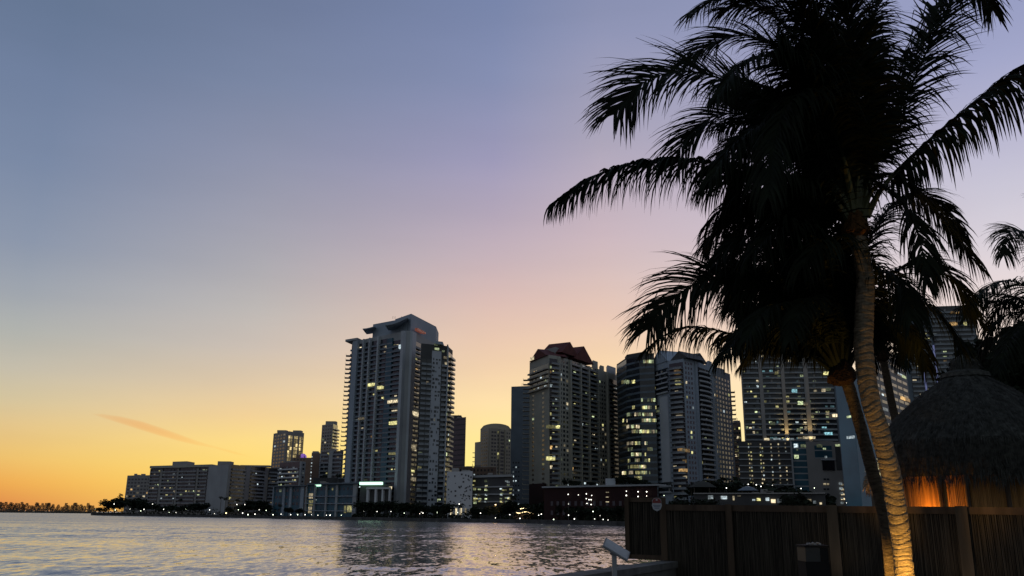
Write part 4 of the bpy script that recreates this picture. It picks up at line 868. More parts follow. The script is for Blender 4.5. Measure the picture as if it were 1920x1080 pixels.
for k in range(19): f = k / 18; p = at(968 + 33 * f, 961 + 1.2 * math.sin(f * 9), 438); mb.ball(p, .16, 6, 4)
for k in range(6): p = at(976 + 13 * k / 5, 953 + abs(k - 2.5) * .4, 439); mb.ball(p, .16, 6, 4)
mb.build('string_lights', M['bulbwarm'], r)

# ------------------------------------------------------------------ thin cloud streak in the sky
mb = MB(); Dc = 14000.0
cl = [(172, 776, 1), (190, 779, 7), (225, 787, 13), (265, 798, 16), (305, 811, 15), (340, 822, 12), (370, 831, 8), (400, 838, 4), (440, 849, 5), (475, 858, 1)]
mb.tube([at(x, y, Dc) for x, y, _ in cl], [r_ * .5 * Dc / FPX for _, _, r_ in cl], 14)
mc, t, b_ = newmat('cloud_streak'); mc.node_tree.nodes.remove(b_)
pv = t.new('ShaderNodeVolumeAbsorption'); pv.inputs['Color'].default_value = (1, .66, .46, 1); pv.inputs['Density'].default_value = .0042
t.link(pv.outputs[0], mc.node_tree.nodes['Material Output'].inputs['Volume'])
tag(mb.build('cloud_streak', mc, smooth=True), 'thin pinkish cloud streak slanting over the low apartment blocks', 'cloud', kind='structure')

# ------------------------------------------------------------------ near palms
def spline(pts, n):
    pts = [Vector(p) for p in pts]; q = [pts[0] * 2 - pts[1]] + pts + [pts[-1] * 2 - pts[-2]]; dense = []
    for i in range(1, len(q) - 2):
        p0, p1, p2, p3 = q[i - 1:i + 3]
        for k in range(16):
            t = k / 16; dense.append(.5 * ((2 * p1) + (p2 - p0) * t + (2 * p0 - 5 * p1 + 4 * p2 - p3) * t * t + (3 * p1 - p0 - 3 * p2 + p3) * t ** 3))
    dense.append(pts[-1]); acc = [0.0]
    for a, b in zip(dense, dense[1:]): acc.append(acc[-1] + (b - a).length)
    out = []; j = 0
    for k in range(n):
        s = acc[-1] * k / (n - 1)
        while j < len(acc) - 2 and acc[j + 1] < s: j += 1
        f = (s - acc[j]) / max(1e-6, acc[j + 1] - acc[j]); out.append(dense[j].lerp(dense[j + 1], min(1, f)))
    return out, acc[-1]
G = Vector((0, 0, -1))
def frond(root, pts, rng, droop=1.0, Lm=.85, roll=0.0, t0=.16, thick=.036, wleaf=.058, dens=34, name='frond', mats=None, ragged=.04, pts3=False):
    n = 60; C, L = spline(pts, n); mb = MB()
    rc = [thick * (1 - .86 * (k / (n - 1)) ** .8) + thick * 1.1 * math.exp(-k / 3.5) for k in range(n)]
    mb.tube(C[:13], rc[:13], 6, 1); mb.tube(C[12:], rc[12:], 5, 0)
    N = int(L * dens)
    for i in range(N):
        t = t0 + (1 - t0) * (i + rng.uniform(0, .6)) / N
        k = min(n - 2, int(t * (n - 1))); f = t * (n - 1) - k; p = C[k].lerp(C[k + 1], min(1, f)); T = (C[k + 1] - C[k]).normalized()
        up = Vector((0, 0, 1)) if abs(T.z) < .93 else Vector((0, -1, .2))
        S = T.cross(up).normalized(); Nn = S.cross(T).normalized()
        if roll: S, Nn = S * math.cos(roll) + Nn * math.sin(roll), Nn * math.cos(roll) - S * math.sin(roll)
        u = (t - t0) / (1 - t0); ll = Lm * (.35 + .75 * math.sin(math.pi * (.16 + .74 * u)) ** .8) * rng.uniform(.82, 1.12)
        if u > .9: ll *= 1 - 2.5 * (u - .9)
        fa = R(28 + 34 * u) + rng.gauss(0, .10)
        for sd in (-1, 1):
            if rng.random() < ragged: continue
            d = (S * sd * math.cos(fa) + T * math.sin(fa) + Nn * rng.uniform(-.05, .3)).normalized()
            q = p.copy(); wv = (T - d * T.dot(d)).normalized(); wv = (wv + Nn * rng.uniform(-.7, .7)).normalized(); NS = 5; prevL = prevR = None
            g = droop * rng.uniform(.6, 1.35); w0 = wleaf * rng.uniform(.7, 1.15)
            kink = rng.randrange(2, NS) if rng.random() < .14 else 99
            for j in range(NS + 1):
                s_ = j / NS; ww = w0 * (.55 + .9 * s_ if s_ < .4 else .95 * (1 - s_) ** .75 + .02) * .5
                a, c_ = q - wv * ww, q + wv * ww
                if j:
                    b0 = len(mb.v) - 2; mb.v += [tuple(a), tuple(c_)]; mb.f.append((b0, b0 + 1, b0 + 3, b0 + 2)); mb.m.append(0)
                else: mb.v += [tuple(a), tuple(c_)]
                d = (d + G * (g * (.16 + .42 * s_) + (1.6 if j == kink else 0))).normalized(); q = q + d * (ll / NS); wv = (wv - d * wv.dot(d)).normalized()
    return mb.build(name, mats or [M['frond'], M['petiole']], root)
def trunk(root, pts, seed, ring=.055, amp=.085, rough=.02, nseg=20, mat='palmtrunk'):
    """pts: (world point, radius); ringed leaf scars as real relief"""
    rg = random.Random(seed); C, L = spline([p for p, _ in pts], max(40, int(sum((pts[i + 1][0] - pts[i][0]).length for i in range(len(pts) - 1)) / .011)))
    n = len(C); rad = [r for _, r in pts]; mb = MB(); acc = 0; phase = 0; R_ = []
    hs = []; s = 0
    while s < L + 1: hs.append(s); s += ring * rg.uniform(.6, 1.5)
    tilt = [(rg.uniform(-.03, .03), rg.uniform(0, 6.28), rg.uniform(.5, 1.4)) for _ in hs]
    ref = Vector((1, 0, 0)); import bisect
    for i, p in enumerate(C):
        s = L * i / (n - 1); f = i / (n - 1) * (len(rad) - 1); k = min(len(rad) - 2, int(f)); r = rad[k] + (rad[k + 1] - rad[k]) * (f - k)
        T = (C[min(i + 1, n - 1)] - C[max(i - 1, 0)]).normalized(); a = (ref - T * ref.dot(T)).normalized(); b = T.cross(a); ref = a
        for q in range(nseg):
            th = 2 * math.pi * q / nseg; sv = s + .026 * math.sin(th * 2 + 1.7 * math.sin(s * 2.1)) + .02 * math.sin(th + s * 7)
            j = max(0, min(len(hs) - 2, bisect.bisect_right(hs, sv) - 1)); tl = tilt[j]; u = min(1, max(0, (sv - hs[j]) / (hs[j + 1] - hs[j])))
            sc_ = (1 - abs(2 * u - 1) ** 5) * (.75 + .25 * u) * (.55 + .45 * tl[2]) * (.85 + .3 * math.sin(th + tl[1]))
            rr = r * (1 + amp * (sc_ - .3) + rough * math.sin(th * 3 + s * 3.1) + rough * .6 * math.sin(th * 5 - s * 9))
            mb.v.append(tuple(p + (a * math.cos(th) + b * math.sin(th)) * rr))
    for i in range(n - 1):
        for q in range(nseg):
            q2 = (q + 1) % nseg; mb.f.append((i * nseg + q, i * nseg + q2, (i + 1) * nseg + q2, (i + 1) * nseg + q)); mb.m.append(0)
    return mb.build('trunk', M[mat], root)
M['shadyfibre'] = surf('shady_palm_fibre', (.022, .012, .007), .95, .1, .5, 14, .8, 30)  # shaded copy of the fibre: lamp glow held down by its colour
M['shadytrunk'] = surf('shady_palm_trunk', (.055, .042, .029), .9, .1, .5, 9, .5, 40, (1, 1, 4))  # browner bark, darkened further: shade from the uplight put into its colour
M['palmtrunk'] = surf('palm_trunk', (.125, .10, .07), .9, .12, .5, 9, .35, 30, (1, 1, 3.5))

def palm(label, D, tr, crown_px, fronds, seed, ring=.055, wl=.046, dens=34, fill=(), ragged=.04, bark='palmtrunk', slim=.90):
    rng = random.Random(seed)
    base = at(tr[0][0], tr[0][1], D); root = empty('coconut_palm', (base.x, base.y, DECKZ), label, 'palm tree')
    pts = [(Vector((base.x + .03, base.y, DECKZ - .05)), tr[0][2] / 2 * D / FPX * 1.12)] + [(at(x, y, D), w_ / 2 * D / FPX) for x, y, w_ in tr]
    trunk(root, [(p, r_ * slim) for p, r_ in pts], seed, ring, mat=bark)
    c = at(crown_px[0], crown_px[1], D); k = D / FPX
    mb = MB(); rg = random.Random(seed + 1)     # fibrous heart under the fronds
    kf = k * 12.5 / D
    mb.tube([c + Vector((0, 0, -24 * kf)), c + Vector((.0, 0, -13 * kf)), c + Vector((0, 0, 2 * kf)), c + Vector((0, 0, 22 * kf)), c + Vector((0, 0, 50 * kf))], [16 * kf, 27 * kf, 25 * kf, 15 * kf, 5 * kf], 14)
    mb.v = [tuple(Vector(v) + Vector((rg.gauss(0, 1.6 * kf), rg.gauss(0, 1.6 * kf), rg.gauss(0, 2.5 * kf)))) for v in mb.v]
    shady = bark == 'shadytrunk'; fm = [M['frond'], M['frond' if shady else 'petiole']]  # petioles darkened likewise on the shaded palms
    mb.build('crown_fibre', M['shadyfibre' if shady else 'fibre'], root)
    for pl, dmid, dtip, opt in fronds:
        n = len(pl); a0 = Vector((pl[1][0] - crown_px[0], 0, 0)); P_ = []
        for i, (x, y) in enumerate(pl):
            f = i / (n - 1); dd = (dmid * math.sin(math.pi * f * .5) if f < 1 else dmid) + (dtip - dmid) * f * f
            P_.append(at(x, y, D + dd))
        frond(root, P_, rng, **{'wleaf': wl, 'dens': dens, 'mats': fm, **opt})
    for cx, spread, e0, e1, L0, L1, t0_, t1_, near, cnt in fill:          # the dense heart of the crown: fronds pointing towards and away from the viewer
        for q in range(cnt):
            h = Vector((rng.uniform(cx - spread, cx + spread), (-1 if rng.random() < near else 1) * rng.uniform(.5, 1), 0)).normalized(); ang = R(rng.uniform(e0, e1)); L = rng.uniform(L0, L1); turn = R(rng.uniform(t0_, t1_)); p = c + Vector((0, 0, .05)); P_ = [p.copy()]
            for k_ in range(6):
                p = p + (h * math.cos(ang) + Vector((0, 0, math.sin(ang)))) * (L / 6); ang -= turn / 6 * (.5 + k_ / 5); P_.append(p.copy())
            frond(root, P_, rng, wleaf=wl, dens=dens, mats=fm, droop=rng.uniform(.9, 1.5), Lm=rng.uniform(.75, .95))
    return root
o = lambda **k: k
F1 = [
    ([(1596, 418), (1560, 372), (1500, 338), (1414, 318), (1289, 300), (1190, 306), (1105, 334), (1037, 380)], -.4, -1.2, o(droop=2.0, Lm=.82, dens=40, wleaf=.062)),
    ([(1600, 405), (1545, 300), (1460, 205), (1370, 155), (1289, 134), (1210, 153), (1150, 215)], -.3, -.9, o(droop=.45, Lm=1.15, roll=.95)),
    ([(1600, 405), (1520, 300), (1430, 225), (1350, 215), (1295, 250), (1262, 300)], .3, .4, o(droop=.55, Lm=1.0, roll=.9)),
    ([(1602, 400), (1570, 240), (1500, 120), (1410, 68), (1340, 80), (1285, 118)], .2, .2, o(droop=.5, Lm=1.0, roll=.8)),
    ([(1605, 395), (1590, 210), (1540, 70), (1450, 8), (1365, -8), (1300, 22)], -.2, -.6, o(droop=.7, Lm=.95, roll=.3)),
    ([(1608, 395), (1625, 210), (1605, 60), (1565, -40), (1480, -80)], .3, .5, o(droop=.9, Lm=.9)),
    ([(1604, 405), (1580, 290), (1520, 170), (1450, 108), (1390, 118), (1345, 180)], -1.0, -1.8, o(droop=1.1, Lm=.8)),
    ([(1616, 400), (1640, 310), (1688, 205), (1738, 95), (1772, 22), (1810, -22), (1848, -20), (1862, 20)], .2, .6, o(droop=.35, Lm=.95, roll=-.6, dens=20, wleaf=.06)),
    ([(1616, 400), (1648, 290), (1700, 150), (1745, 40), (1790, -30), (1830, -30), (1856, 10)], .6, 1.0, o(droop=1.5, Lm=1.05, dens=22, wleaf=.055)),
    ([(1624, 405), (1660, 345), (1720, 283), (1790, 222), (1860, 165), (1930, 122), (2010, 100), (2080, 130)], -.4, -1.0, o(droop=2.2, Lm=1.0, dens=34, wleaf=.066)),
    ([(1618, 415), (1632, 345), (1668, 326), (1724, 366), (1783, 428), (1835, 500)], .5, .8, o(droop=1.0, Lm=.75, roll=-.4)),
    ([(1616, 412), (1640, 352), (1684, 370), (1722, 440), (1738, 530)], -.3, -.6, o(droop=1.3, Lm=.7)),
    ([(1594, 412), (1545, 368), (1480, 370), (1425, 425), (1390, 500), (1368, 570)], .4, .5, o(droop=1.3, Lm=.75)),
    ([(1592, 410), (1530, 352), (1450, 340), (1375, 372), (1318, 430)], .7, 1.1, o(droop=1.6, Lm=.75)),
    ([(1600, 402), (1560, 215), (1490, 75), (1420, 10), (1350, 20)], .9, 1.4, o(droop=.9, Lm=.9)),
    ([(1606, 398), (1612, 190), (1585, 30), (1545, -60)], -.8, -1.5, o(droop=.9, Lm=.9, roll=.5)),
    ([(1612, 398), (1640, 230), (1632, 80), (1655, -30), (1690, -60)], .8, 1.2, o(droop=.8, Lm=.55)),
    ([(1600, 405), (1510, 265), (1435, 235), (1370, 275), (1330, 340)], -.6, -1.2, o(droop=1.2, Lm=.8)),
    ([(1598, 405), (1535, 280), (1480, 210), (1425, 230), (1390, 300), (1372, 380)], 1.1, 1.8, o(droop=1.2, Lm=.85)),
    ([(1602, 402), (1570, 260), (1525, 180), (1480, 190), (1450, 270), (1440, 370)], -1.1, -2.0, o(droop=1.2, Lm=.85)),
    ([(1606, 400), (1580, 180), (1530, 30), (1470, -40)], .2, .3, o(droop=.9, Lm=.95, roll=.8)),
    ([(1598, 410), (1550, 350), (1500, 340), (1470, 400), (1460, 480)], 1.2, 1.9, o(droop=1.2, Lm=.8)),
    ([(1606, 398), (1622, 200), (1600, 90), (1550, 40), (1500, 60)], 1.6, 2.4, o(droop=1.0, Lm=.9)),
]
palm('tall leaning coconut palm with thick ringed trunk lit warm from below', 12.5,
     [(1697, 1090, 36), (1688, 1000, 35), (1671, 893, 37), (1651, 815, 38), (1634, 757, 37), (1624, 699, 37), (1619, 640, 38), (1621, 580, 38), (1622, 520, 37), (1612, 465, 35), (1605, 430, 34)], (1604, 425), F1, 21, .088, fill=[(-.55, .0, 62, 90, 3.4, 4.6, 60, 92, .2, 10), (-.7, .0, 30, 62, 2.2, 3.0, 75, 110, 0, 5)])
F2 = [
    ([(1572, 690), (1510, 605), (1430, 540), (1335, 522), (1262, 560), (1214, 618)], -.5, -1.0, o(droop=.55, Lm=1.05, roll=.9)),
    ([(1570, 700), (1500, 658), (1400, 634), (1310, 613), (1250, 626), (1203, 662)], .3, .4, o(droop=1.7, Lm=.62)),
    ([(1574, 690), (1535, 570), (1465, 465), (1390, 445), (1345, 490)], -.3, -.6, o(droop=1.0, Lm=.85, roll=.4)),
    ([(1576, 690), (1562, 530), (1500, 420), (1420, 385), (1352, 420), (1325, 470)], .4, .6, o(droop=1.0, Lm=.85)),
    ([(1580, 690), (1602, 540), (1645, 420), (1705, 365), (1760, 385), (1805, 450)], .6, 1.0, o(droop=1.0, Lm=.8)),
    ([(1582, 695), (1640, 605), (1705, 560), (1762, 590), (1806, 655)], -.3, -.6, o(droop=1.1, Lm=.7)),
    ([(1584, 700), (1632, 625), (1688, 605), (1722, 640), (1738, 690)], .3, .5, o(droop=1.4, Lm=.62)),
    ([(1570, 695), (1530, 645), (1470, 640), (1420, 655), (1385, 690)], .7, 1.0, o(droop=1.0, Lm=.45)),
    ([(1570, 695), (1505, 622), (1440, 600), (1390, 622), (1352, 672)], -.6, -1.2, o(droop=1.2, Lm=.7)),
    ([(1578, 690), (1650, 540), (1720, 490), (1785, 525), (1832, 600)], .2, .3, o(droop=1.0, Lm=.75)),
    ([(1574, 690), (1545, 560), (1500, 490), (1450, 500), (1410, 560), (1395, 640)], 1.0, 1.6, o(droop=1.1, Lm=.85)),
    ([(1574, 690), (1550, 540), (1510, 450), (1460, 430), (1415, 470)], -1.0, -1.7, o(droop=1.1, Lm=.9)),
    ([(1576, 690), (1570, 560), (1540, 480), (1500, 500), (1475, 580)], 1.2, 2.0, o(droop=1.1, Lm=.9)),
    ([(1577, 690), (1580, 560), (1570, 470), (1540, 450), (1505, 500)], -1.2, -2.0, o(droop=1.1, Lm=.9)),
    ([(1572, 695), (1530, 610), (1480, 570), (1430, 585), (1400, 635)], -1.2, -1.9, o(droop=1.0, Lm=.6)),
    ([(1572, 695), (1535, 625), (1500, 600), (1465, 615), (1445, 655)], 1.1, 1.7, o(droop=1.0, Lm=.5)),
    ([(1580, 690), (1610, 580), (1650, 510), (1690, 530), (1710, 600)], -1.0, -1.6, o(droop=1.2, Lm=.8)),
    ([(1580, 690), (1615, 600), (1660, 560), (1690, 600), (1700, 660)], 1.0, 1.6, o(droop=1.2, Lm=.7)),
    ([(1576, 690), (1590, 540), (1570, 430), (1530, 380), (1470, 380)], .6, .9, o(droop=1.0, Lm=.9)),
    ([(1574, 690), (1548, 600), (1520, 560), (1495, 585), (1480, 640)], -1.4, -2.2, o(droop=1.0, Lm=.5)),
]
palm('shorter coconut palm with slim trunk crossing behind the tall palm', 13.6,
     [(1672, 1090, 24), (1664, 1000, 27), (1650, 930, 28), (1638, 893, 29), (1617, 815, 28), (1601, 757, 27), (1588, 715, 27), (1580, 698, 30)], (1578, 700), F2, 22, .045, bark='shadytrunk', slim=.78, fill=[(-.6, .4, 58, 88, 2.8, 3.6, 55, 88, .15, 12), (-.8, .5, 38, 58, 1.9, 2.4, 40, 60, .0, 5)])
F3 = [
    ([(1655, 655), (1625, 600), (1590, 590), (1560, 620)], -.5, -1, o(droop=1.2, Lm=.6)),
    ([(1655, 655), (1680, 600), (1720, 590), (1750, 630)], -.3, -.6, o(droop=1.2, Lm=.6)),
    ([(1655, 655), (1640, 590), (1615, 560), (1585, 570)], .6, 1.2, o(droop=1.1, Lm=.65)),
    ([(1655, 655), (1665, 580), (1690, 545), (1725, 555)], .6, 1.2, o(droop=1.1, Lm=.65)),
    ([(1655, 660), (1668, 625), (1690, 640), (1700, 690)], -.8, -1.4, o(droop=1.3, Lm=.55)),
    ([(1655, 660), (1640, 630), (1622, 645), (1612, 690)], -.8, -1.4, o(droop=1.3, Lm=.55)),
    ([(1656, 658), (1680, 630), (1715, 640), (1735, 690)], .9, 1.4, o(droop=1.3, Lm=.55)),
]
palm('thin dark palm stem rising behind the thatched hut roof', 29, [(1690, 985, 17), (1688, 900, 16), (1682, 810, 16), (1670, 745, 16), (1660, 695, 15), (1655, 672, 15)], (1655, 668), F3, 23, .07, .06, 26, bark='shadytrunk', fill=[(0, .6, 20, 70, 2.0, 2.6, 70, 110, .3, 6)])
F4 = [
    ([(1985, 600), (1940, 548), (1890, 526), (1842, 545), (1812, 592)], -.5, -1, o(droop=1.3, Lm=1.0)),
    ([(1985, 605), (1925, 585), (1872, 600), (1838, 655)], .5, 1, o(droop=1.5, Lm=1.0)),
    ([(1988, 598), (1962, 500), (1925, 440), (1893, 436), (1882, 480)], -.8, -1.6, o(droop=.8, Lm=1.0, roll=.6)),
    ([(1990, 598), (2000, 480), (1980, 390), (1940, 370)], .8, 1.4, o(droop=.9, Lm=1.0)),
    ([(1985, 605), (1930, 600), (1890, 640), (1870, 700)], -1, -1.8, o(droop=1.4, Lm=1.0)),
    ([(1985, 600), (1930, 560), (1880, 570), (1850, 620)], 1.2, 2, o(droop=1.3, Lm=1.0)),
]
palm('palm at the picture edge with fronds reaching in above the hut', 24, [(2000, 1010, 26), (1998, 900, 25), (1994, 750, 24), (1988, 620, 24)], (1986, 612), F4, 24, .06, .05, 28, bark='shadytrunk', fill=[(-.3, .5, 40, 75, 2.6, 3.4, 70, 100, .4, 3)])

# dark broadleaf tree behind the hut
g = at(1925, 960, 29); cm = crown_mesh('crown', 77, 5200, .17, 'leaf', 1.75, 1.7, 14); tm = trunk_mesh('trunk', 78, 4.5)
r = empty('broadleaf_tree', (g.x, g.y, DECKZ), 'dense dark tree crown rising behind the thatched hut', 'tree')
oc = bpy.data.objects.new('crown', cm); ot = bpy.data.objects.new('trunk', tm)
for q in (oc, ot): col.objects.link(q); q.parent = r
zc = at(1925, 690, 29).z - DECKZ; oc.location = (0, 0, zc); ot.scale = (.7, .7, zc / 4.5)

# ------------------------------------------------------------------ reed fence
rg = random.Random(31)
FP = [(1242, 20.0), (1366, 19.0), (1560, 17.6), (1802, 16.2), (2060, 15.0)]
f0 = at(1242, 950, 20.0)
root = empty('reed_fence', (f0.x, f0.y, DECKZ), 'long dark reed screen fence with timber posts and top rail', 'fence')
def ftop(px, D): return Z(px, 946 + (px - 1242) * .008, D)
def reed_panel(root, a, b, zb, za0, za1, gap=.021):
    d = b - a; L = math.hypot(d.x, d.y); ex = Vector((d.x / L, d.y / L, 0)); nrm_ = Vector((ex.y, -ex.x, 0)); mb = MB(); s = .06
    mb.obox((a + b) / 2 * 1 + Vector((0, 0, 0)) - nrm_ * -.0, ex * (L / 2), nrm_ * .004, Vector((0, 0, 0.001)))
    mb.v = []; mb.f = []; mb.m = []
    q0, q1 = a - nrm_ * .03, b - nrm_ * .03
    mb.hexa([(q0.x, q0.y, zb), (q1.x, q1.y, zb), (q1.x - nrm_.x * .01, q1.y - nrm_.y * .01, zb), (q0.x - nrm_.x * .01, q0.y - nrm_.y * .01, zb), (q0.x, q0.y, za0 - .02), (q1.x, q1.y, za1 - .02), (q1.x - nrm_.x * .01, q1.y - nrm_.y * .01, za1 - .02), (q0.x - nrm_.x * .01, q0.y - nrm_.y * .01, za0 - .02)], 1)
    while s < L - .05:
        p = a + ex * s; zt = za0 + (za1 - za0) * s / L - .03; r_ = rg.uniform(.006, .0105); w_ = rg.uniform(-.006, .006)
        mb.tube([(p.x + w_, p.y + w_, zb), (p.x, p.y, (zb + zt) / 2), (p.x - w_, p.y + w_, zt)], r_, 5, 0, False); s += gap * rg.uniform(.75, 1.35)
    return mb.build('reed_panel', [M['reed'], M['black']], root)
def post(root, px, D, zb, zt, w_=.10, mat='wood'):
    p = at(px, 960, D); d = Vector((p.x, p.y, 0)).normalized(); e = Vector((d.y, -d.x, 0)); mb = MB()
    mb.hexa([p.xy.to_3d() + e * sx * w_ / 2 + d * (sy * w_ / 2 - .07) + Vector((0, 0, z)) for z in (zb, zt) for sx, sy in ((-1, -1), (1, -1), (1, 1), (-1, 1))]); return mb.build('post', M[mat], root)
for (p0, D0_), (p1, D1_) in zip(FP, FP[1:]):
    a, b = at(p0, 960, D0_), at(p1, 960, D1_); za, zb_ = ftop(p0, D0_), ftop(p1, D1_); a.z = b.z = 0
    reed_panel(root, a, b, DECKZ + .05, za - .06, zb_ - .06)
    d = (b - a).normalized(); n_ = Vector((d.y, -d.x, 0)); mb = MB(); q0, q1 = a + n_ * .035, b + n_ * .035; k0, k1 = a - n_ * .06, b - n_ * .06
    mb.hexa([(q0.x, q0.y, za - .13), (q1.x, q1.y, zb_ - .13), (k1.x, k1.y, zb_ - .13), (k0.x, k0.y, za - .13), (q0.x, q0.y, za), (q1.x, q1.y, zb_), (k1.x, k1.y, zb_), (k0.x, k0.y, za)]); mb.build('top_rail', M['wood'], root)
    q0, q1 = a + n_ * .03, b + n_ * .03; mb = MB(); mb.hexa([(q0.x, q0.y, DECKZ + .1), (q1.x, q1.y, DECKZ + .1), (k1.x, k1.y, DECKZ + .1), (k0.x, k0.y, DECKZ + .1), (q0.x, q0.y, DECKZ + .2), (q1.x, q1.y, DECKZ + .2), (k1.x, k1.y, DECKZ + .2), (k0.x, k0.y, DECKZ + .2)]); mb.build('bottom_rail', M['wood'], root)
for px, D, w_, mat in ((1366, 19.0, .13, 'wood'), (1560, 17.6, .20, 'woodpale'), (1802, 16.2, .20, 'woodpale'), (2060, 15, .18, 'wood')): post(root, px, D, DECKZ, ftop(px, D) + .015, w_, mat)
# the taller end panel standing on the coping
e0_, e1_ = at(1174, 960, 20.6), at(1241, 960, 20.05)
root = empty('fence_end_panel', (e0_.x, e0_.y, 2.47), 'taller framed reed panel closing the fence end above the seawall', 'fence')
z0, zt = 2.47, Z(1205, 933, 20.3); a, b = e0_.copy(), e1_.copy(); a.z = b.z = 0
reed_panel(root, a, b, z0 + .1, zt - .08, zt - .08, .024)
for px, D, w_ in ((1175, 20.6, .10), (1243, 20.05, .14)): post(root, px, D, z0, zt, w_)
for zz, nm in ((zt - .1, 'top_rail'), (z0, 'bottom_rail')):
    mb = MB(); d = (b - a).normalized(); n_ = Vector((d.y, -d.x, 0)); mb.hexa([tuple(p + n_ * s_ + Vector((0, 0, z))) for z in (zz, zz + .1) for p, s_ in ((a, .03), (b, .03), (b, -.05), (a, -.05))]); mb.build(nm, M['wood'], root)
# the shield-shaped warning sign
def flat_sign():
    D = 19.75; c_ = at(1231.5, 946, D); k = D / FPX; r = empty('warning_sign', (c_.x, c_.y, c_.z), 'small shield shaped red and white warning sign on the fence end post', 'sign')
    d = Vector((c_.x, c_.y, 0)).normalized(); e = Vector((d.y, -d.x, 0)); u = Vector((0, 0, 1))
    def plate(nm, pts, mat, o0, o1):
        mb = MB(); n = len(pts); F = [c_ + e * x * k + u * y * k - d * o1 for x, y in pts]; B = [c_ + e * x * k + u * y * k - d * o0 for x, y in pts]
        mb.face(F); mb.face(B[::-1])
        for i in range(n): j = (i + 1) % n; mb.face([B[i], B[j], F[j], F[i]])
        return mb.build(nm, M[mat], r)
    plate('sign_plate', [(-8.5, 1.5), (-9, -2), (-6.5, -8.5), (0, -12), (6.5, -8.5), (9, -2), (8.5, 1.5), (8, 7.5), (4.5, 11.5), (-4.5, 11.5), (-8, 7.5)], 'signwhite', 0, .02)
    plate('red_band', [(-8, 2.5), (8, 2.5), (7.4, 7.2), (4.2, 10.8), (-4.2, 10.8), (-7.4, 7.2)], 'signred', .02, .024)
    for y, w_ in ((-1.2, 6.5), (-3.6, 5.5), (-6.2, 4.2)): plate('text_line', [(-w_, y - .8), (w_, y - .8), (w_, y + .4), (-w_, y + .4)], 'signink', .02, .023)
    plate('emblem', [(-1.6, 7), (1.6, 7), (1.6, 9.2), (-1.6, 9.2)], 'signwhite', .024, .028)
flat_sign()

# ------------------------------------------------------------------ thatched hut
Dh = 22.5; hc = at(1842, 960, Dh); k = Dh / FPX
root = empty('thatched_hut', (hc.x, hc.y, DECKZ), 'round hut with shaggy conical thatched roof and orange lit bamboo wall', 'hut')
za = Z(1842, 690, Dh); ze = Z(1842, 832, Dh); zf = Z(1842, 905, Dh); Rr = 168 * k
rg = random.Random(41); mb = MB(); n = 48
def hz(u): return za + (ze - za) * ((.85 * u ** 1.22 + .15 * u ** 6))      # domed cone: height against radius
prof = [(f * Rr, hz(f)) for f in (.12, .25, .38, .5, .62, .74, .86, .94)] + [(1.0 * Rr, ze), (.985 * Rr, ze - (ze - zf) * .45), (.92 * Rr, zf + .1), (.80 * Rr, zf + .12)]
for i, (r_, z) in enumerate(prof):
    for q in range(n): th = 2 * math.pi * q / n; jr = r_ + rg.gauss(0, .012); mb.v.append((hc.x + jr * math.cos(th), hc.y + jr * math.sin(th), z + rg.gauss(0, .012)))
for i in range(len(prof) - 1):
    for q in range(n): q2 = (q + 1) % n; mb.f.append((i * n + q, (i + 1) * n + q, (i + 1) * n + q2, i * n + q2)); mb.m.append(0)
mb.f.append(tuple(range(n))); mb.m.append(0); b0 = (len(prof) - 1) * n; mb.f.append(tuple(b0 + q for q in reversed(range(n)))); mb.m.append(0)
def straw(mb, base, d, l, w_, nrm_):
    s_ = d.cross(nrm_).normalized() * w_; m_ = base + d * l * .55; t_ = base + d * l + Vector((0, 0, -.03)); mb.face([base - s_, base + s_, m_ + s_ * .8, m_ - s_ * .8]); mb.face([m_ - s_ * .8, m_ + s_ * .8, t_])
for q in range(15000):
    th = rg.uniform(math.pi * .92, math.pi * 2.08); f = rg.random() ** .6
    if f < .78: u = .12 + .88 * f / .78; r_ = Rr * u; z = hz(u); sl = (hz(min(1, u + .03)) - z) / (.03 * Rr) if u < .97 else -2; dn = Vector((math.cos(th), math.sin(th), sl)).normalized()
    else: u = (f - .78) / .22; r_ = Rr * (1.0 - .06 * u); z = ze + (zf - ze) * u; dn = Vector((math.cos(th) * .05, math.sin(th) * .05, -1)).normalized()
    o_ = Vector((math.cos(th), math.sin(th), 0)); nr = Vector((math.cos(th), math.sin(th), .9)).normalized()
    dn = (dn + Vector((rg.gauss(0, .16), rg.gauss(0, .16), rg.gauss(0, .10))) + nr * rg.uniform(.02, .16)).normalized()
    straw(mb, Vector((hc.x, hc.y, z)) + o_ * (r_ + .008), dn, rg.uniform(.10, .34) * (1.5 if f > .93 and rg.random() < .4 else 1), rg.uniform(.003, .009), nr)
mb.build('thatch_roof', M['thatch'], root)
mb = MB(); zc0 = Z(1842, 701, Dh)
mb.tube([(hc.x, hc.y, zc0 - .12), (hc.x, hc.y, zc0), (hc.x, hc.y, zc0 + .08), (hc.x, hc.y, zc0 + .32), (hc.x, hc.y, zc0 + .5)], [.62, .58, .36, .30, .08], 20)
for q in range(500):
    th = rg.uniform(0, 6.28); o_ = Vector((math.cos(th), math.sin(th), 0)); straw(mb, Vector((hc.x, hc.y, zc0 + rg.uniform(0, .45))) + o_ * .3, (o_ * .5 + Vector((rg.gauss(0, .2), rg.gauss(0, .2), -.8))).normalized(), rg.uniform(.15, .4), .008, o_)
mb.build('ridge_cap', M['thatch'], root)
Rw = 1.88; gapw = []
mb = MB(); s = math.pi * .98
while s < math.pi * 2.02:
    x, y = hc.x + Rw * math.cos(s), hc.y + Rw * math.sin(s); rr_ = rg.uniform(.013, .02); mb.tube([(x, y, DECKZ), (x, y, zf + .5)], rr_, 6, 0, False); s += rr_ * 2.05 / Rw
mb.tube([(hc.x, hc.y, DECKZ), (hc.x, hc.y, zf + .5)], Rw - .03, 40); mb.build('bamboo_wall', M['bamboo'], root)
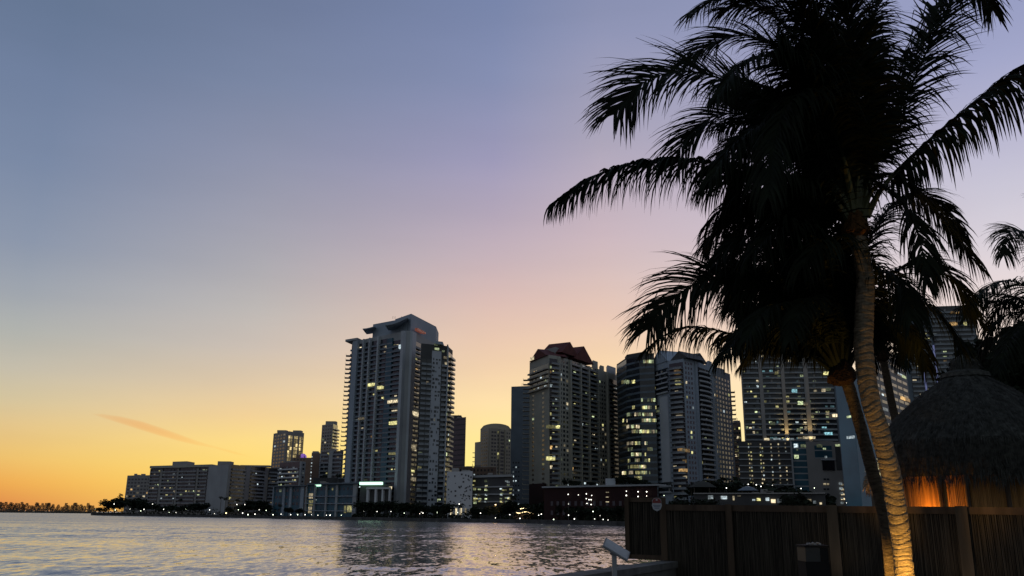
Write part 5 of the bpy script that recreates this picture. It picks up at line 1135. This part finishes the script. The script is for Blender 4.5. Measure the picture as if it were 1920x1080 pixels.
for ang in (1.20, 1.30, 1.44, 1.62, 1.80):
    th = math.pi * ang; x, y = hc.x + (Rw + .07) * math.cos(th), hc.y + (Rw + .07) * math.sin(th); mb = MB(); mb.tube([(x, y, DECKZ), (x, y, zf + .4)], .055, 8); mb.build('post', M['wood'], root)
def lamp(name, typ, loc, e, colr, target=None, size=.05, spot=60, blend=.6):
    l = bpy.data.lights.new(name, typ); l.energy = e; l.color = colr; l.shadow_soft_size = size
    if typ == 'SPOT': l.spot_size = R(spot); l.spot_blend = blend
    q = bpy.data.objects.new(name, l); col.objects.link(q); q.location = loc
    if target is not None: q.rotation_euler = (Vector(loc) - Vector(target)).to_track_quat('Z', 'Y').to_euler()
    return q
th = math.pi * 1.17; pl = Vector((hc.x + 2.28 * math.cos(th), hc.y + 2.28 * math.sin(th), zf - 1.05))
lamp('hut_lamp', 'POINT', pl, 72, (1, .39, .045), size=.04)
# palm uplights set in the deck
pb = at(1690, 1090, 12.5)
def uplight(x, y, lab):
    r = empty('garden_uplight', (x, y, DECKZ), lab, 'uplight'); mb = MB(); mb.tube([(x, y, DECKZ - .02), (x, y, DECKZ + .12)], .07, 12); mb.build('lamp_body', M['black'], r); mb = MB(); mb.tube([(x, y, DECKZ + .121), (x, y, DECKZ + .125)], .05, 12); mb.build('lens', M['bulbwarm'], r)
uplight(pb.x - .12, pb.y - .62, 'small deck uplight in front of the leaning palm trunks')
lamp('palm_uplight', 'SPOT', (pb.x - .12, pb.y - .62, DECKZ + .16), 560, (1, .53, .10), (pb.x - .12, pb.y + .25, DECKZ + 1.8), .04, 84, .5)
t2 = at(1666, 1030, 13.6)
uplight(t2.x - .50, t2.y - .62, 'small deck uplight at the foot of the slim rear palm trunk')
lamp('palm_uplight', 'SPOT', (t2.x - .50, t2.y - .62, DECKZ + .16), 420, (1, .54, .11), (t2.x, t2.y, DECKZ + .72), .04, 52, .7)
fp = at(1560, 960, 17.2); lamp('fence_uplight', 'SPOT', (fp.x - .28, fp.y - .55, DECKZ + .1), 9, (1, .80, .55), (fp.x, fp.y, DECKZ + 1.1), .05, 70, .9)
fp = at(1802, 960, 15.8); lamp('fence_uplight', 'SPOT', (fp.x - .7, fp.y - .8, DECKZ + .1), 20, (1, .70, .40), (fp.x, fp.y, DECKZ + 1.1), .05, 80, .9)
# small palm behind the fence catching the orange light
sp = at(1640, 960, 21); r = empty('small_palm', (sp.x, sp.y, DECKZ), 'small orange lit palm peeking out beside the slim trunk above the fence', 'palm tree')
rng = random.Random(50)
mb = MB(); mb.tube([(sp.x, sp.y, DECKZ), (sp.x, sp.y, at(1640, 905, 21).z)], [.06, .04], 7); mb.build('trunk', M['bark'], r)
for (x1, y1, x2, y2, dd) in ((1632, 885, 1622, 915, -.2), (1634, 880, 1627, 925, .1), (1650, 880, 1662, 905, 0), (1645, 875, 1650, 850, .1)):
    frond(r, [at(1640, 905, 21), at(x1, y1, 21 + dd), at(x2, y2, 21 + dd * 2)], rng, 1.0, .22, 0, .1, .012, .02, 60, mats=[M['palmtrunk'], M['petiole']])
q = at(1625, 935, 20.4); lamp('plant_uplight', 'SPOT', q, 12, (1, .5, .15), at(1630, 900, 21), .03, 60)

# ------------------------------------------------------------------ plaque stand and litter bin
D = 14.2; root = None
p0 = at(1154, 1078, D); pt = at(1150, 1036, D); root = empty('plaque_stand', (p0.x, p0.y, DECKZ), 'grey steel stand with a tilted information plaque at the seawall', 'plaque stand')
mb = MB(); mb.obox(((p0.x + pt.x) / 2, p0.y, (DECKZ + pt.z) / 2), (.036, 0, 0), (0, .03, 0), (0, 0, (pt.z - DECKZ) / 2)); mb.build('post', M['steel'], root)
A, B = at(1132, 1018, D), at(1178, 1046, D); ax = (B - A) / 2; dp = Vector((.12, .42, .30)).normalized(); dp = (dp - ax.normalized() * dp.dot(ax.normalized())).normalized(); nz = ax.normalized().cross(dp).normalized()
if nz.z < 0: nz = -nz
cc = (A + B) / 2 + dp * .02
mb = MB(); mb.obox(cc, ax, dp * .12, nz * .014); mb.build('tray', M['steel'], root)
mb = MB(); mb.obox(cc + nz * .02, ax * .92, dp * .105, nz * .004); mb.build('plaque', M['panel'], root)
mb = MB(); mb.obox(cc - nz * .06, ax * .25, dp * .05, nz * .045); mb.build('bracket', M['steel'], root)
D = 14.6; bl, br = at(1508, 1022, D), at(1552, 1022, D); x0, x1, yb, zt = bl.x, br.x, bl.y, bl.z
root = empty('litter_bin', ((x0 + x1) / 2, yb, DECKZ), 'square dark litter bin with pale liner rim in front of the fence post', 'litter bin')
mb = MB(); dpt = .40; mb.hexa([(x0 + .02, yb, DECKZ), (x1 - .02, yb, DECKZ), (x1 - .02, yb + dpt, DECKZ), (x0 + .02, yb + dpt, DECKZ), (x0, yb - .01, zt - .26), (x1, yb - .01, zt - .26), (x1, yb + dpt, zt - .26), (x0, yb + dpt, zt - .26)]); mb.build('body', M['black'], root)
mb = MB(); mb.box(x0 + .005, x1 - .14, yb - .015, yb + dpt, zt - .257, zt - .04); mb.build('collar', M['lidgrey'], root)
mb = MB(); mb.box(x1 - .137, x1 - .005, yb - .012, yb + dpt, zt - .257, zt - .045); mb.build('side_panel', M['black'], root)
mb = MB(); mb.box(x0 - .01, x1 + .01, yb - .025, yb + dpt + .01, zt - .037, zt); mb.build('rim', M['black'], root)
rg = random.Random(61); mb = MB(); pr = []
for k_ in range(15): f = k_ / 14; pr.append((x0 + .06 + (x1 - x0 - .16) * f, yb + .04 + rg.uniform(-.02, .02), zt + .006 + rg.uniform(.0, .03)))
mb.tube(pr, [rg.uniform(.012, .026) for _ in pr], 7); mb.build('bin_liner', M['liner'], root)

# ------------------------------------------------------------------ render settings
sc.view_settings.view_transform = 'Standard'; sc.view_settings.look = 'None'; sc.view_settings.exposure = 0; sc.view_settings.gamma = 1
sc.cycles.use_denoising = True
sc.cycles.max_bounces = 6; sc.cycles.diffuse_bounces = 2; sc.cycles.glossy_bounces = 3; sc.cycles.transmission_bounces = 2; sc.cycles.volume_bounces = 1
sc.cycles.sample_clamp_indirect = 3; sc.cycles.caustics_reflective = False; sc.cycles.caustics_refractive = False
